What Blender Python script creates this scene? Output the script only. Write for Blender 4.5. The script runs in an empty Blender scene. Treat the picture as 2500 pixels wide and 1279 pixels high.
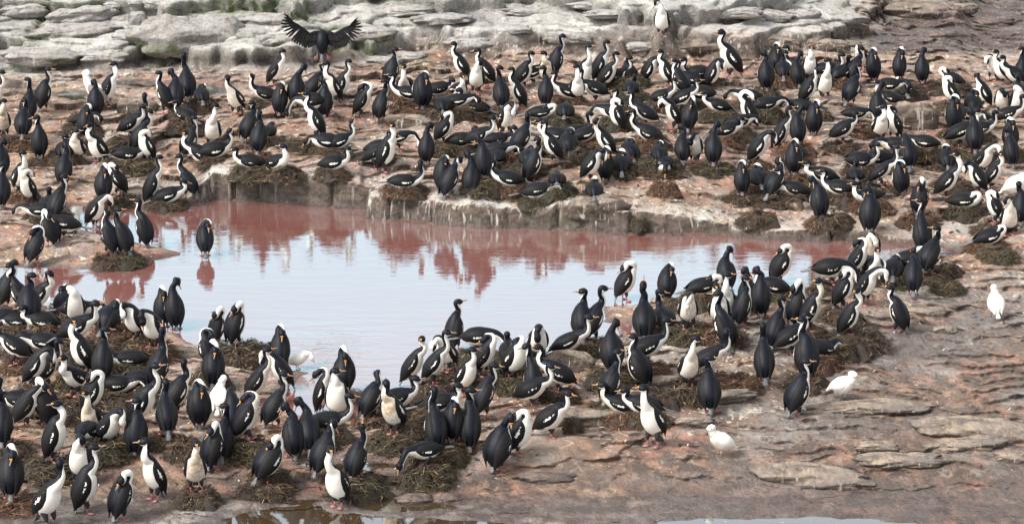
import bpy, math, random
import numpy as np
R = math.radians
random.seed(7); RNG = np.random.default_rng(11)
scene = bpy.context.scene
COL = scene.collection

# ------------------------------------------------------------ camera, sky, sun, exposure
FPX = 8000.0                      # focal length in photo pixels (2500 wide)
PITCH = math.atan(2216.0 / FPX)
CAMH = 10.5
cam = bpy.data.cameras.new('camera'); cam.sensor_width = 36.0; cam.lens = 36.0 * FPX / 2500.0
cam.clip_start = 0.5; cam.clip_end = 2000.0
cam_o = bpy.data.objects.new('camera', cam); COL.objects.link(cam_o)
cam_o.location = (0, 0, CAMH); cam_o.rotation_euler = (math.pi / 2 - PITCH, 0, 0)
scene.camera = cam_o

SUN_EL, SUN_ROT = R(46), R(-122)     # a veiled sun to the left, a little behind the camera
world = bpy.data.worlds.new('World'); scene.world = world; world.use_nodes = True
wn, wl = world.node_tree.nodes, world.node_tree.links
wn.clear()
sky = wn.new('ShaderNodeTexSky'); sky.sky_type = 'NISHITA'; sky.sun_disc = False
sky.sun_elevation = SUN_EL; sky.sun_rotation = SUN_ROT; sky.air_density = 1.0; sky.dust_density = 3.0
hs = wn.new('ShaderNodeHueSaturation'); hs.inputs['Saturation'].default_value = 0.20
bg = wn.new('ShaderNodeBackground'); bg.inputs['Strength'].default_value = 0.15
wo = wn.new('ShaderNodeOutputWorld')
wl.new(sky.outputs[0], hs.inputs['Color']); wl.new(hs.outputs[0], bg.inputs['Color']); wl.new(bg.outputs[0], wo.inputs['Surface'])
sun = bpy.data.lights.new('sun', 'SUN'); sun.energy = 1.5; sun.angle = R(12); sun.color = (1.0, 0.96, 0.9)
sun_o = bpy.data.objects.new('sun', sun); COL.objects.link(sun_o)
sun_o.rotation_euler = (R(90) - SUN_EL, 0, R(180) - SUN_ROT)
scene.view_settings.view_transform = 'Standard'; scene.view_settings.look = 'None'
scene.view_settings.exposure = 0.98; scene.view_settings.gamma = 1.0

# ------------------------------------------------------------ pixel <-> world
cP, sP = math.cos(PITCH), math.sin(PITCH)
def ray(px, py):
    dx, dy = (px - 1250.0) / FPX, (639.5 - py) / FPX
    d = np.array([dx, cP + dy * sP, -sP + dy * cP]); return d
def plane(px, py, z=0.0):
    d = ray(px, py); t = (z - CAMH) / d[2]; return d * t + np.array([0, 0, CAMH])
def project(X, Y, Z):
    zr = Z - CAMH
    dep = Y * cP - zr * sP; up = Y * sP + zr * cP
    return 1250 + FPX * X / dep, 639.5 - FPX * up / dep
def px_per_m(p):
    return FPX / (p[1] * cP - (p[2] - CAMH) * sP)


# ------------------------------------------------------------ what stands where in the photograph
# ---- one line per bird: base pixel x y, pose, body heading, then options ----
# pose: U tall upright, E relaxed upright, G bill to sky, H stooped forward, B head tucked on back, C preening breast,
# P looking down over shoulder, D bent to the ground, S sitting neck up, K sitting neck short, T sitting tucked,
# N sitting reaching down, Z sitting bill up.   n = stands on a nest, s = stain, h = head heading, z = size, o = open bill
BIRDS = '''
-12 275 U R;8 335 E T hR s.9 n;57 338 E A hL n;70 303 U A hL;107 275 U AR hR;263 265 U R hL z1.12
235 290 P A hL;200 303 N R n;212 338 B A sR n;98 387 E A hL n;188 402 E T hR s.5;240 406 E TL s.3
160 377 K A hR n;345 338 U AR hA;318 336 H R n;342 375 E AR hR;362 402 B TL;310 388 N R n s.4
405 280 U AL hL;432 275 P A hL z1.1;457 250 U A hA;492 245 T A;455 292 K AL hL n;576 286 U TL hA s.5
650 241 Z L s.3;672 215 U R;683 287 B A sR;720 262 P A hR;765 282 D L;768 250 E AR hR
795 290 P A hL;815 260 U TL hL z1.05;833 248 U R;608 352 U AR hL;632 378 U A hA n;655 335 N A
518 365 U T hR s.3;522 380 Z R n;462 390 U AR hR;493 418 H L hT z1.1;462 487 E AL hL;408 490 K R n
370 502 U R s.4;290 478 B L n;253 492 B A sR n;232 560 C R;155 458 P A hL;55 472 U TR hR s.6 n
72 502 B TL s.4;118 512 K A n;140 540 E AR hR n;100 525 N L s.3;3 512 E A hL;3 440 P A hR
160 587 D L;125 603 B AL;85 648 B AR;270 622 P AL hR n;305 622 U AL hR n;352 606 E AL hL
500 629 B A sL;50 772 U AL hL;15 752 E AR hR;72 796 U A hR n z1.08;95 772 E R;160 754 T A n
185 765 N R n;0 790 S R;45 795 N L;105 796 K L n;265 790 T A n;185 802 B T
185 846 H R n z1.1;332 830 C TL n;376 846 C TL n z1.05;400 802 B A sL;430 808 P A hR;40 890 H L hT n
110 848 N L n;205 912 U L hT s.2 n;252 934 U A hR n;320 888 N L n;185 964 H TL n;85 945 C R n
105 950 H AR;50 990 S L n;110 1046 B AL;62 1046 C R;225 1012 B R n;228 1076 U T s.8
285 952 N R s.2;345 1046 U R z1.1;345 942 K R n;385 950 G AR n;430 1012 E AR hA;405 1062 U A hA n
270 1094 C TR;330 1112 E A hL;132 1124 U R hL z1.05 n;215 1100 D T;10 1088 E A hL n;30 1216 B A sR z1.1 n
118 1287 U TR hA z1.15;205 1254 U R z1.1;195 1186 P T hR;295 1273 B AR sL;380 1222 U TL hL z1.1;480 1198 U T s1 n
520 1150 B AR sR;545 1127 E A hL;485 1047 B A sL;570 1062 C A;600 1076 B R s.8 n;625 988 U R s.6
690 955 C L;668 1047 U AR hR;520 953 B A sR z1.1;510 902 B AL n;527 848 B AR;575 842 B AR n
690 906 B A sL;845 962 B A sR;825 1027 U T hR;905 1022 P AR hL n;965 988 S R o s.2;962 1060 U TL hA s1 n
1005 947 E R hT;1090 905 C TL n;1058 938 U R s.3 n;1110 857 U AR hR;1165 860 D R n;1135 967 U TR hR o s.2
1180 917 B R n;1070 998 S R n;1145 1102 U A hR z1.1;1105 1077 B A n;1180 1022 U AR hR;1255 922 B TR s.2 n
1315 888 C T;1240 872 K A n;1365 952 H L n z1.05;1385 884 H R s.3;1305 982 U A hL;1295 997 H R
1340 1070 H R;1215 1152 P AR hT z1.1;1265 1113 B R;1040 1140 D TL s.6 n;1058 1098 U A hA n;870 1168 G AR n
825 1240 U TL hT;790 1166 P AR hR;715 1122 P A hL;755 1112 P A hL;785 1012 B R s.7;797 1042 S R n
653 1178 B AR sR n;1525 737 B R;1625 737 B A sR;1715 714 T R n s.2;1775 714 P A hR;1905 697 B R s.4
1890 712 K L n;1825 772 P A hL;1860 777 P A hL;1768 862 U AL hL z1.1;1772 792 U T hR;1812 802 U AR hR o
1755 802 E T n;1575 837 G A z1.05;1620 792 S A hR n;1680 802 C T o s.5 n;1420 834 U A hL n;1445 834 E AR hR n
1495 907 P A hT n;1575 890 H R n;1490 987 U AR hR n;1560 952 U AL hL;1522 1002 S L s.6 n;1575 1002 K L
1597 1092 U TL hL z1.1;1678 946 U T hR s.5 n;1725 917 H R hA n;1735 1010 U A hR z1.05;1865 938 U A hA z1.1;1890 857 U AR hR
1925 868 H R;1968 924 U A hL z1.1 n;2002 864 N AR n;1945 1020 U AR hR z1.05;1945 797 B AR sR n;1975 807 U R hL s.8 n
2068 820 U R hL n;2055 754 B R n;2113 747 C TR;2025 692 D R n;2090 677 B R n;2125 647 C T s.6
2130 662 S T;2180 668 T A;2248 617 U A hL n;2265 668 E AR hL n;2215 647 T R;2230 724 C A z1.05
2195 816 U AL hL;2413 592 T R n;2463 578 P T hL s.5;2430 547 B L n;2492 553 E A hA;2120 572 P A hL z1.1
2244 526 B AR sR n;2350 505 T R n;2308 492 U R hL;2387 476 C L;2420 468 U R hT;2400 430 C TR s.2
2468 412 P A hL;2465 370 B A sR n;2378 373 P A hL n;2340 360 H R n;2390 326 S R n;2455 319 H R
2328 322 B A sL z1.1 n;2355 290 N R n;2322 260 B L n;2375 266 T A n;2402 266 P L hL;2425 200 C TL
2445 282 C T;2482 286 B T;2448 210 E L;2477 218 H L;2493 212 E A hL;2490 236 K A
2325 203 T L n;2252 204 P A hR n;2195 200 B A sL;2133 203 B A sL;2105 176 C TL s.8;2050 190 K AR
2083 210 E AR hR;2170 219 N R s.7;2205 230 T A n;2175 250 S L n;2140 310 P A hR;2148 349 E T hL
2182 345 B TL;2078 262 U AR hR;2088 310 D R n;2055 351 H R n;1985 333 B A sR;1902 372 U R s.3
1848 397 C R n;1945 355 P A hR n;1943 386 T A n;1938 428 B A sL n;1812 476 B A sL n;1890 486 P AR hL n
1850 450 T A n;1942 472 S L n;2052 472 S L n;2010 440 K L n;2000 535 P A hL n;2122 490 S L n
2148 455 H R n;2198 479 B A sL;2215 420 C A;2098 402 S R n;2143 397 N L n;2190 365 N L n
2258 360 N L s.5 n;2312 398 T A n;2088 440 K A n;1615 92 P T hL;1785 195 U L z1.2 s.4;1583 210 C R s.2
1628 216 U L hL;1535 185 T A s.6;1500 200 S R;1540 228 K A n;1612 246 S R n;1540 266 S L
1665 276 H R;1660 240 U AL hL o n;1712 240 S L n;1736 222 C R;1690 206 S L;1705 190 S L
1755 270 K L n;1870 222 P A hL n;1895 186 B A sR;1912 181 K A hR;1947 216 P A hR;1957 176 S L
1975 202 U T;2010 246 U T hL s.2;2015 182 S R;1970 256 P R hR n;1957 272 N L n;1868 266 N R n
1830 318 B L;1828 246 N L n;1770 330 K R n;1800 312 N R n;1645 323 C L s.2;1682 326 B A sR
1577 312 H L hL;1586 337 S L n;1510 326 B L;1500 285 N L n;1668 405 P A hL;1696 401 C T
1742 404 P A hR n;1620 411 N T n;1608 388 T A n;1537 382 T A;1518 413 T A n;1480 387 P L hL
1476 447 B A sL;1440 448 C R;1450 478 T A;1360 452 N A n;1300 448 U AR hL;1352 402 U L hL
1310 480 N R n;1243 450 S L n;1182 434 P A hL n;1150 482 P A hL;1095 487 P AR hR;1080 472 B A
985 456 S R hA n;940 424 U R hT z1.15 s.3;915 415 H R;972 372 D R;924 372 K R n;1042 406 P A hR
1082 350 B R n;1125 356 S R s.6 n;812 411 S R n;825 361 Z R n;775 346 U L hL;800 358 N L n
612 410 S L n s.2;680 408 S TR hL n;883 291 B R;930 300 U AR hL;955 216 U AR hR;988 216 S T
1028 266 B A sL z1.1 n;1000 240 S L;1070 230 K R;1080 268 N A n;1115 258 N R n;1160 273 S L n
1120 232 S T n;1160 234 P T hR s.1;1188 216 U L hL;1128 200 U L hL;1268 270 U L s.3;1275 220 E R
1225 268 E A hR n;1297 214 D R s.3;1333 214 U T s.9 hL;1357 192 U AR hR;1335 266 U A hL;1380 284 N A n
1320 287 T R;1408 256 U T hL;1387 236 S L;1425 219 U TR hR s.2;1462 206 U R;1455 254 H L
1480 226 U R s.3;1235 332 C TR s.3;1270 386 U AR hA;1212 378 N R n;1212 352 K R;1165 374 H R
1290 398 N A n;1362 343 K L n;1397 336 S R n;1388 362 T A n;1425 342 T R n;1215 395 K A
'''
# ---- loose nests without a sitting bird close by: x, y of the base, width in px ----
NESTS = '''
30 362 80;325 428 125;190 302 60;150 392 90;735 372 95;600 430 80;985 478 130;1250 455 120;640 880 110;1410 400 60
590 905 130;290 650 60;1000 1075 150;870 985 70;1080 1130 150;1040 1162 150;300 850 90;340 935 100;260 1120 150;660 1190 130
1690 830 130;1640 760 70;1720 740 120;1560 560 60;1850 555 130;1620 480 90;1790 345 110;2010 300 60;2230 240 90;2440 640 120
2300 680 110;2310 720 100;2100 850 150;1800 960 130;2030 880 140;1610 990 110;2380 530 130;1400 1060 70;440 290 70;910 1060 130
2030 560 120;1500 420 100;2320 470 130;450 1120 130;30 890 110;70 1010 120
'''
# ---- sheathbills: x, y, heading, pose ----
SHEATH = '''
2430 778 A stand;2055 978 TR walk;1762 1115 TL stand;728 905 R peck;2478 487 R stand;535 1010 A stand;2147 692 A stand
'''
# ---- loose slabs and boulders: centre x, base y, width px, height px, kind ----
ROCKS = '''
60 40 125 36 p;200 56 175 50 p;180 97 220 44 m;276 24 48 24 p;330 14 42 18 p;385 20 74 26 p;455 122 275 100 m;90 158 190 48 m;335 62 48 38 p;300 100 60 26 p
250 150 120 30 p;640 62 130 34 p;690 110 110 36 m;980 40 170 30 p;1080 58 150 26 p;900 96 130 40 m;940 160 90 26 m;1000 150 90 28 m;1140 120 120 36 p;1255 84 90 30 p
1290 40 120 24 p;1430 22 90 22 p;1500 46 150 24 p;1380 105 130 34 p;1560 124 90 26 p;1700 128 190 46 g;1790 44 150 30 p;1880 50 110 30 p;1960 48 90 32 p;2060 60 110 34 p
2100 58 46 34 g;2015 124 130 38 g;1895 122 130 44 g;2060 118 90 22 g;2240 40 160 42 g;2350 30 80 30 g;2420 62 120 26 d;2300 92 90 18 d
2230 322 125 84 g;1010 312 135 44 g;335 275 100 44 g;615 262 130 30 g;1455 525 150 62 g;1390 905 120 62 g;1440 1040 190 54 g;1985 1188 290 58 g
2385 1068 300 54 g;2360 1098 200 32 g;2140 1100 110 26 g;2475 1132 90 36 g;2200 1140 220 36 g;2308 818 64 32 g;2252 772 140 30 g;2190 702 80 34 g
1695 1040 100 34 g;1600 945 120 34 g;2120 1015 330 40 g;1770 980 160 34 g;1210 1100 70 26 g;630 965 120 30 g;450 880 150 46 g;1330 1180 150 38 d;1620 740 60 16 g;1120 1000 90 24 g;1100 1225 50 22 d;1010 1225 90 20 d
'''
POOL_FAR = '''2330 606;2250 606;2130 600;2000 594;1900 590;1790 581;1690 577;1580 578;1500 575;1400 566;1330 564;1280 560;1200 559;1100 553;1000 545;930 541;888 537;886 520;905 512;800 508;700 501;600 494;525 490;470 500;370 508;250 505;160 503'''
POOL_NEAR = '''185 535;200 560;265 578;385 604;445 616;445 624;400 632;350 637;365 648;340 657;200 660;110 652;70 654;20 652;-60 655;-60 690;60 715;130 762;215 772;300 770;440 815;478 842;600 850;640 862;705 905;750 910;735 922;700 945;690 985;720 1012;800 1020;870 1030;900 985;960 965;1000 950;1060 915;1110 868;1230 862;1300 880;1400 838;1462 834;1545 818;1550 792;1470 786;1474 750;1600 742;1665 722;1750 722;1810 725;1880 708;1975 700;1985 668;2040 655;2110 650;2200 645;2245 632;2320 624'''
PUDDLES = [
 ('540 1262;600 1246;690 1232;770 1226;800 1240;880 1252;960 1260;1010 1258;1090 1262;1240 1272;1330 1300;520 1300','brown puddle along the bottom edge below the leaning front bird'),
 ('860 1212;930 1196;1000 1205;1080 1222;1130 1238;1060 1240;960 1246;880 1240','brown puddle ringed by grey rock left of the lower middle'),
 ('560 1208;660 1206;760 1212;800 1220;740 1226;640 1222','thin brown puddle on grey rock above the bottom edge'),
 ('720 1130;900 1112;960 1122;985 1136;900 1150;830 1146','narrow brown puddle behind the bird pointing its bill up'),
 ('1600 1268;1700 1259;1850 1262;2000 1256;2120 1262;2240 1274;2260 1290;1640 1290','dark puddle at the bottom edge right of the middle'),
 ('140 236;165 230;212 228;210 240;175 243','small pale puddle on the pink rock at far left'),
 ('285 206;330 198;400 204;400 214;340 213','shallow pale puddle right of the tall white fronted bird'),
 ('470 210;520 205;560 206;556 222;520 229;475 226','bright sky reflecting puddle left of the rusty fronted bird'),
 ('10 206;60 202;60 212;0 214','small pale puddle at the upper left edge'),
]

STUFF_IDS = [0, 1, 7, 12, 13, 21, 22, 35, 49, 53, 65, 66, 68, 85, 92, 139, 163, 166, 168, 197, 198, 202, 217, 220, 223, 225, 227, 228, 229, 230, 232, 233, 234, 238, 240, 241, 243, 254, 268, 269, 277, 278, 279, 281, 284, 286, 287, 290, 293, 296, 298, 301, 303, 309, 314, 321, 332, 333, 334, 342, 347, 350, 351, 352, 354, 361, 362, 365, 375, 378, 379, 380, 382, 383]
ROCK_LABELS = '''
0|pale rounded slab in the top left corner
1|long pale pillow slab right of the top left corner slab
2|curved mossy slab under the long pale pillow at top left
3|small pale stone between pillow slabs at the top left edge
4|smallest pale block at the top edge left of the big mossy boulder
5|pale block on the top edge above the big mossy boulder
6|biggest pale boulder with a green mossy left end at top left
7|low mossy ledge slab at far left above the pink flat
8|narrow grey block wedged left of the big mossy boulder
9|small grey block below the narrow wedged block at top left
10|flat grey slab below the curved mossy slab at top left
11|pale slab above and left of the landing cormorant
12|mossy pale slab left of the landing cormorant
13|pale slab at the top right of the landing cormorant
14|long pale slab with shadowed underside right of the landing cormorant
15|mossy block just right of the landing cormorant's wing
16|pale slab directly below the landing cormorant's right wing
17|pale mossy boulder at the left end of the pink rock step
18|pale rounded slab above the pair with one pointed crest
19|small pale slab in the middle of the upper rock bank
20|thin pale slab at the top edge left of middle
21|thin pale block at the top edge in the middle
22|long thin slab left of the lone white fronted cormorant on top
23|rounded pale block above the tan fronted cormorant
24|pale block under the lone white fronted cormorant on top
25|wide streaked sandstone block below right of the lone top cormorant
26|pale slab at the top right of the lone top cormorant
27|pale pillow slab third right of the lone top cormorant
28|pale pillow slab in the stack end at upper right
29|rightmost grey pillow of the pale stack at upper right
30|square sandy block at the right end of the pale stack
31|low sandy block above the tan cormorant preening at upper right
32|streaked sandy block behind the back row right of the stretched cormorant
33|thin sandy slab between two streaked blocks at upper right
34|fluted pale wall block at the top edge upper right
35|sandy block at the top edge right of the fluted wall block
36|dark wet boulder in the upper right corner
37|low dark slab on the wet flat at upper right
38|cracked pinkish boulder amid the far right crowd
39|wide tan boulder under the big cormorant of the left far bank
40|tan boulder at the far left behind the crested cormorants
41|low tan rock ridge under the white fronted bird at far left
42|biggest whitish boulder on the pale front ledge over the pool
43|grey cracked boulder between nests in the middle of the near bank
44|long sandy slab under the stooping bird of the lower middle
45|broad overhanging sandy slab at the bottom right of middle
46|broad sandy outcrop at the lower right edge
47|sandy slab just below the broad outcrop at lower right
48|small pale slab left of the broad outcrop at lower right
49|pale rounded stone at the lower right edge
50|low sandy slab with white runs left of the lower right stone
51|small loose square stone on bare rock at right
52|long rounded stone bar behind the lone right cormorant
53|small slab by the right end of the pool
54|rounded stone right of the white fronted walking cormorant
55|smooth slab between the big nests of the middle near bank
56|long low stepped ledge on the bare rock at right
57|low stepped ledge under the big nests at lower right
58|small stone behind the bird at the lower middle
59|squared slab by the inlet below the sleeping cormorants
60|layered slab on the lower left shore under the sleeping pair
61|dark eroded hump on the bare rock at bottom middle
62|thin rock slab jutting into the pool at right
63|small slab below the nests right of the inlet
64|small grey stone at the rim of the brown puddle
65|flat grey stone between the brown puddles
'''

# ------------------------------------------------------------ noise
_perm = np.random.default_rng(5).permutation(4096)
def _h(ix, iy, s):
    return _perm[(ix * 73 + _perm[(iy * 31 + s * 17) & 4095]) & 4095]
def perlin(x, y, s=0):
    ix = np.floor(x).astype(np.int64); iy = np.floor(y).astype(np.int64); fx = x - ix; fy = y - iy
    u = fx * fx * fx * (fx * (fx * 6 - 15) + 10); v = fy * fy * fy * (fy * (fy * 6 - 15) + 10)
    def g(a, b, dx, dy):
        an = _h(a, b, s) * (2 * math.pi / 4096); return np.cos(an) * dx + np.sin(an) * dy
    n = (g(ix, iy, fx, fy) * (1 - u) + g(ix + 1, iy, fx - 1, fy) * u) * (1 - v) + (g(ix, iy + 1, fx, fy - 1) * (1 - u) + g(ix + 1, iy + 1, fx - 1, fy - 1) * u) * v
    return n * 1.5
def fbm(x, y, o=4, s=0, gain=0.5):
    r = 0; a = 1.0
    for i in range(o):
        r = r + a * perlin(x * 2 ** i, y * 2 ** i, s + i * 7); a *= gain
    return r
def voro(x, y, s=0):               # F1, F2 and the cell's own random value
    ix = np.floor(x).astype(np.int64); iy = np.floor(y).astype(np.int64)
    f1 = np.full(x.shape, 9.0); f2 = np.full(x.shape, 9.0); cid = np.zeros(x.shape)
    for a in (-1, 0, 1):
        for b in (-1, 0, 1):
            h = _h(ix + a, iy + b, s); h2 = _h(ix + a, iy + b, s + 91)
            d = np.hypot(ix + a + h / 4096 - x, iy + b + h2 / 4096 - y)
            near = d < f1
            f2 = np.where(near, f1, np.minimum(f2, d)); cid = np.where(near, _h(ix + a, iy + b, s + 33) / 4096, cid); f1 = np.where(near, d, f1)
    return f1, f2, cid
def sstep(a, b, x):
    t = np.clip((x - a) / (b - a), 0, 1); return t * t * (3 - 2 * t)
def terr(v, sharp=0.25):           # terraces: steep rounded riser, gently sloping tread
    n = np.floor(v); f = v - n
    return n + 0.86 * (1 - (1 - np.clip(f / sharp, 0, 1)) ** 2.4) + 0.14 * f
def poly(s): return [tuple(float(c) for c in p.split()) for p in s.split(';')]
def seg_dist(X, Y, pts):
    d = np.full(X.shape, 1e9)
    for (x0, y0), (x1, y1) in zip(pts[:-1], pts[1:]):
        ex, ey = x1 - x0, y1 - y0; L = ex * ex + ey * ey + 1e-12
        t = np.clip(((X - x0) * ex + (Y - y0) * ey) / L, 0, 1)
        d = np.minimum(d, np.hypot(X - x0 - t * ex, Y - y0 - t * ey))
    return d
def inside(X, Y, pts):
    r = np.zeros(X.shape, bool)
    for (x0, y0), (x1, y1) in zip(pts, pts[1:] + pts[:1]):
        if y0 == y1: continue
        c = ((Y < y0) != (Y < y1)) & (X < (x1 - x0) * (Y - y0) / (y1 - y0) + x0); r ^= c
    return r

# ------------------------------------------------------------ object helpers
def tag(o, label=None, cat=None, group=None, kind=None):
    if label: o['label'] = label
    if cat: o['category'] = cat
    if group: o['group'] = group
    if kind: o['kind'] = kind
    return o
def empty(name, loc, rz=0.0):
    o = bpy.data.objects.new(name, None); o.empty_display_size = 0.1
    o.location = [float(c) for c in loc]; o.rotation_euler = (0, 0, float(rz)); COL.objects.link(o); return o
def mesh_data(name, V, F, mats=(), midx=None, attrs=None, smooth=True):
    V = np.asarray(V, np.float32).reshape(-1, 3)
    me = bpy.data.meshes.new(name)
    if isinstance(F, np.ndarray):
        nf, k = F.shape; loops = F.reshape(-1).astype(np.int32); ls = np.arange(0, nf * k, k, dtype=np.int32); lt = np.full(nf, k, np.int32)
    else:
        nf = len(F); loops = np.array([i for f in F for i in f], np.int32); lt = np.array([len(f) for f in F], np.int32); ls = np.concatenate([[0], np.cumsum(lt)[:-1]]).astype(np.int32)
    me.vertices.add(len(V)); me.vertices.foreach_set('co', V.ravel())
    me.loops.add(len(loops)); me.loops.foreach_set('vertex_index', loops)
    me.polygons.add(nf); me.polygons.foreach_set('loop_start', ls); me.polygons.foreach_set('loop_total', lt)
    me.polygons.foreach_set('use_smooth', np.full(nf, smooth))
    for m in mats: me.materials.append(m)
    if midx is not None: me.polygons.foreach_set('material_index', np.asarray(midx, np.int32))
    me.update(calc_edges=True)
    for k, a in (attrs or {}).items():
        at = me.attributes.new(k, 'FLOAT', 'POINT'); at.data.foreach_set('value', np.asarray(a, np.float32).ravel())
    return me
def link(name, me, parent=None):
    o = bpy.data.objects.new(name, me); COL.objects.link(o)
    if parent is not None: o.parent = parent
    return o

# ------------------------------------------------------------ material helper
class NT:
    def __init__(s, name):
        s.m = bpy.data.materials.new(name); s.m.use_nodes = True; s.n = s.m.node_tree.nodes; s.l = s.m.node_tree.links
        s.n.clear(); s.out = s.n.new('ShaderNodeOutputMaterial'); s.b = s.n.new('ShaderNodeBsdfPrincipled'); s.l.new(s.b.outputs[0], s.out.inputs[0])
    def put(s, inp, v):
        if isinstance(v, (int, float)): inp.default_value = v
        elif isinstance(v, (tuple, list)): inp.default_value = tuple(v) + ((1.0,) if len(v) == 3 and inp.type == 'RGBA' else ())
        else: s.l.new(v, inp)
    def set(s, **k):
        for a, v in k.items(): s.put(s.b.inputs[a.replace('_', ' ')], v)
    def attr(s, name):
        a = s.n.new('ShaderNodeAttribute'); a.attribute_name = name; return a.outputs['Fac']
    def co(s, scale=(1, 1, 1), kind='Object'):
        t = s.n.new('ShaderNodeTexCoord'); m = s.n.new('ShaderNodeMapping'); m.inputs['Scale'].default_value = scale
        s.l.new(t.outputs[kind], m.inputs[0]); return m.outputs[0]
    def noise(s, v, sc, det=4, rough=0.55, dist=0.0):
        t = s.n.new('ShaderNodeTexNoise'); s.l.new(v, t.inputs['Vector']); t.inputs['Scale'].default_value = sc; t.inputs['Detail'].default_value = det
        t.inputs['Roughness'].default_value = rough; t.inputs['Distortion'].default_value = dist; return t.outputs[0]
    def ramp(s, f, a, b, lo=0.0, hi=1.0):
        t = s.n.new('ShaderNodeMapRange'); t.interpolation_type = 'SMOOTHSTEP'; s.put(t.inputs[0], f)
        t.inputs[1].default_value = a; t.inputs[2].default_value = b; t.inputs[3].default_value = lo; t.inputs[4].default_value = hi; return t.outputs[0]
    def math(s, op, a, b=0.0):
        t = s.n.new('ShaderNodeMath'); t.operation = op; s.put(t.inputs[0], a); s.put(t.inputs[1], b); return t.outputs[0]
    def mix(s, f, a, b):
        t = s.n.new('ShaderNodeMix'); t.data_type = 'RGBA'; s.put(t.inputs[0], f); s.put(t.inputs[6], a); s.put(t.inputs[7], b); return t.outputs[2]
    def bump(s, h, st, d, prev=None):
        t = s.n.new('ShaderNodeBump'); t.inputs['Strength'].default_value = st; t.inputs['Distance'].default_value = d; s.put(t.inputs['Height'], h)
        if prev is not None: s.l.new(prev, t.inputs['Normal'])
        return t.outputs[0]

# ------------------------------------------------------------ materials
def rock_material(name, attrs=True, fixed=None):
    t = NT(name)
    co = t.co()
    A = (lambda k: t.attr(k)) if attrs else (lambda k: float(fixed.get(k, 0.0)))
    n_big = t.noise(co, 0.9, 4); n_mid = t.noise(co, 4.5, 6, 0.6); n_fine = t.noise(co, 21, 6, 0.65); n_grit = t.noise(co, 75, 4, 0.6)
    n_str = t.noise(t.co((1.5, 1.0, 3.2)), 4.2, 6, 0.62, 0.3)           # bedding: drawn out along the strata
    pink = t.mix(t.ramp(n_mid, 0.35, 0.66), (0.41, 0.215, 0.138), (0.28, 0.125, 0.078))
    tan = t.mix(t.ramp(n_mid, 0.35, 0.66), (0.41, 0.275, 0.172), (0.23, 0.145, 0.092))
    c = t.mix(t.ramp(n_big, 0.36, 0.62), tan, pink)
    c = t.mix(A('rust'), c, (0.44, 0.185, 0.10))
    c = t.mix(A('mauve'), c, t.mix(t.ramp(n_mid, 0.3, 0.65), (0.235, 0.155, 0.125), (0.115, 0.070, 0.056)))
    c = t.mix(A('sand'), c, t.mix(t.ramp(n_mid, 0.35, 0.6), (0.42, 0.33, 0.215), (0.25, 0.18, 0.12)))
    grey = t.mix(t.ramp(n_mid, 0.3, 0.7), (0.42, 0.42, 0.405), (0.25, 0.255, 0.25))
    grey = t.mix(t.ramp(n_str, 0.53, 0.62, 0, 0.8), grey, (0.095, 0.095, 0.088))
    c = t.mix(A('grey'), c, grey)
    c = t.mix(t.math('MULTIPLY', A('dirt'), t.ramp(n_str, 0.38, 0.58)), c, (0.085, 0.06, 0.047))
    c = t.mix(t.ramp(n_str, 0.54, 0.64, 0, 0.65), c, (0.105, 0.075, 0.06))
    c = t.mix(t.ramp(n_fine, 0.54, 0.66, 0, 0.65), c, (0.11, 0.082, 0.066))
    # white droppings on the treads
    g = t.math('MULTIPLY', A('pale'), t.ramp(t.math('ADD', t.math('MULTIPLY', n_fine, 0.5), t.math('MULTIPLY', n_mid, 0.5)), 0.36, 0.56))
    c = t.mix(g, c, (0.60, 0.575, 0.525))
    sp = t.noise(co, 7.5, 5, 0.62, 1.2)
    c = t.mix(t.math('MULTIPLY', A('splash'), t.ramp(sp, 0.555, 0.64)), c, (0.62, 0.53, 0.42))
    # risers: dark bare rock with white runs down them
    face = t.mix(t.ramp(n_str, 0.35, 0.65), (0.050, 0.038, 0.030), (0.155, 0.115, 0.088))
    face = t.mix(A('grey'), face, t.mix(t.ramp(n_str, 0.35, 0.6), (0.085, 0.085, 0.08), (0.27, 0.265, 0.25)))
    runs = t.noise(t.co((19, 19, 1.1)), 1.0, 3, 0.5)
    n_where = t.noise(t.co((1.6, 1.6, 0.8)), 1.0, 2)
    run = t.math('MULTIPLY', t.math('MULTIPLY', t.ramp(runs, 0.57, 0.66), t.ramp(n_where, 0.44, 0.60)), A('streak'))
    face = t.mix(run, face, (0.52, 0.48, 0.41))
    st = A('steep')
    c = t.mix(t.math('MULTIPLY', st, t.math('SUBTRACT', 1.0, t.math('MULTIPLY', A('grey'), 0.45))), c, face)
    c = t.mix(t.math('MULTIPLY', A('moss'), t.ramp(n_mid, 0.38, 0.60)), c, t.mix(n_fine, (0.028, 0.045, 0.010), (0.09, 0.125, 0.022)))
    wet = A('wet')
    c = t.mix(t.math('MULTIPLY', wet, 0.75), c, (0.070, 0.052, 0.048))
    rough = t.ramp(t.math('MULTIPLY', wet, t.ramp(n_mid, 0.3, 0.55)), 0.0, 1.0, 0.85, 0.22)
    b = t.bump(n_mid, 0.7, 0.06); b = t.bump(n_str, 0.9, 0.06, b); b = t.bump(n_fine, 0.9, 0.03, b); b = t.bump(n_grit, 0.6, 0.009, b)
    t.set(Base_Color=c, Roughness=rough, Normal=b, Specular_IOR_Level=0.35)
    return t.m
M_ROCK = rock_material('shore_rock')

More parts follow.
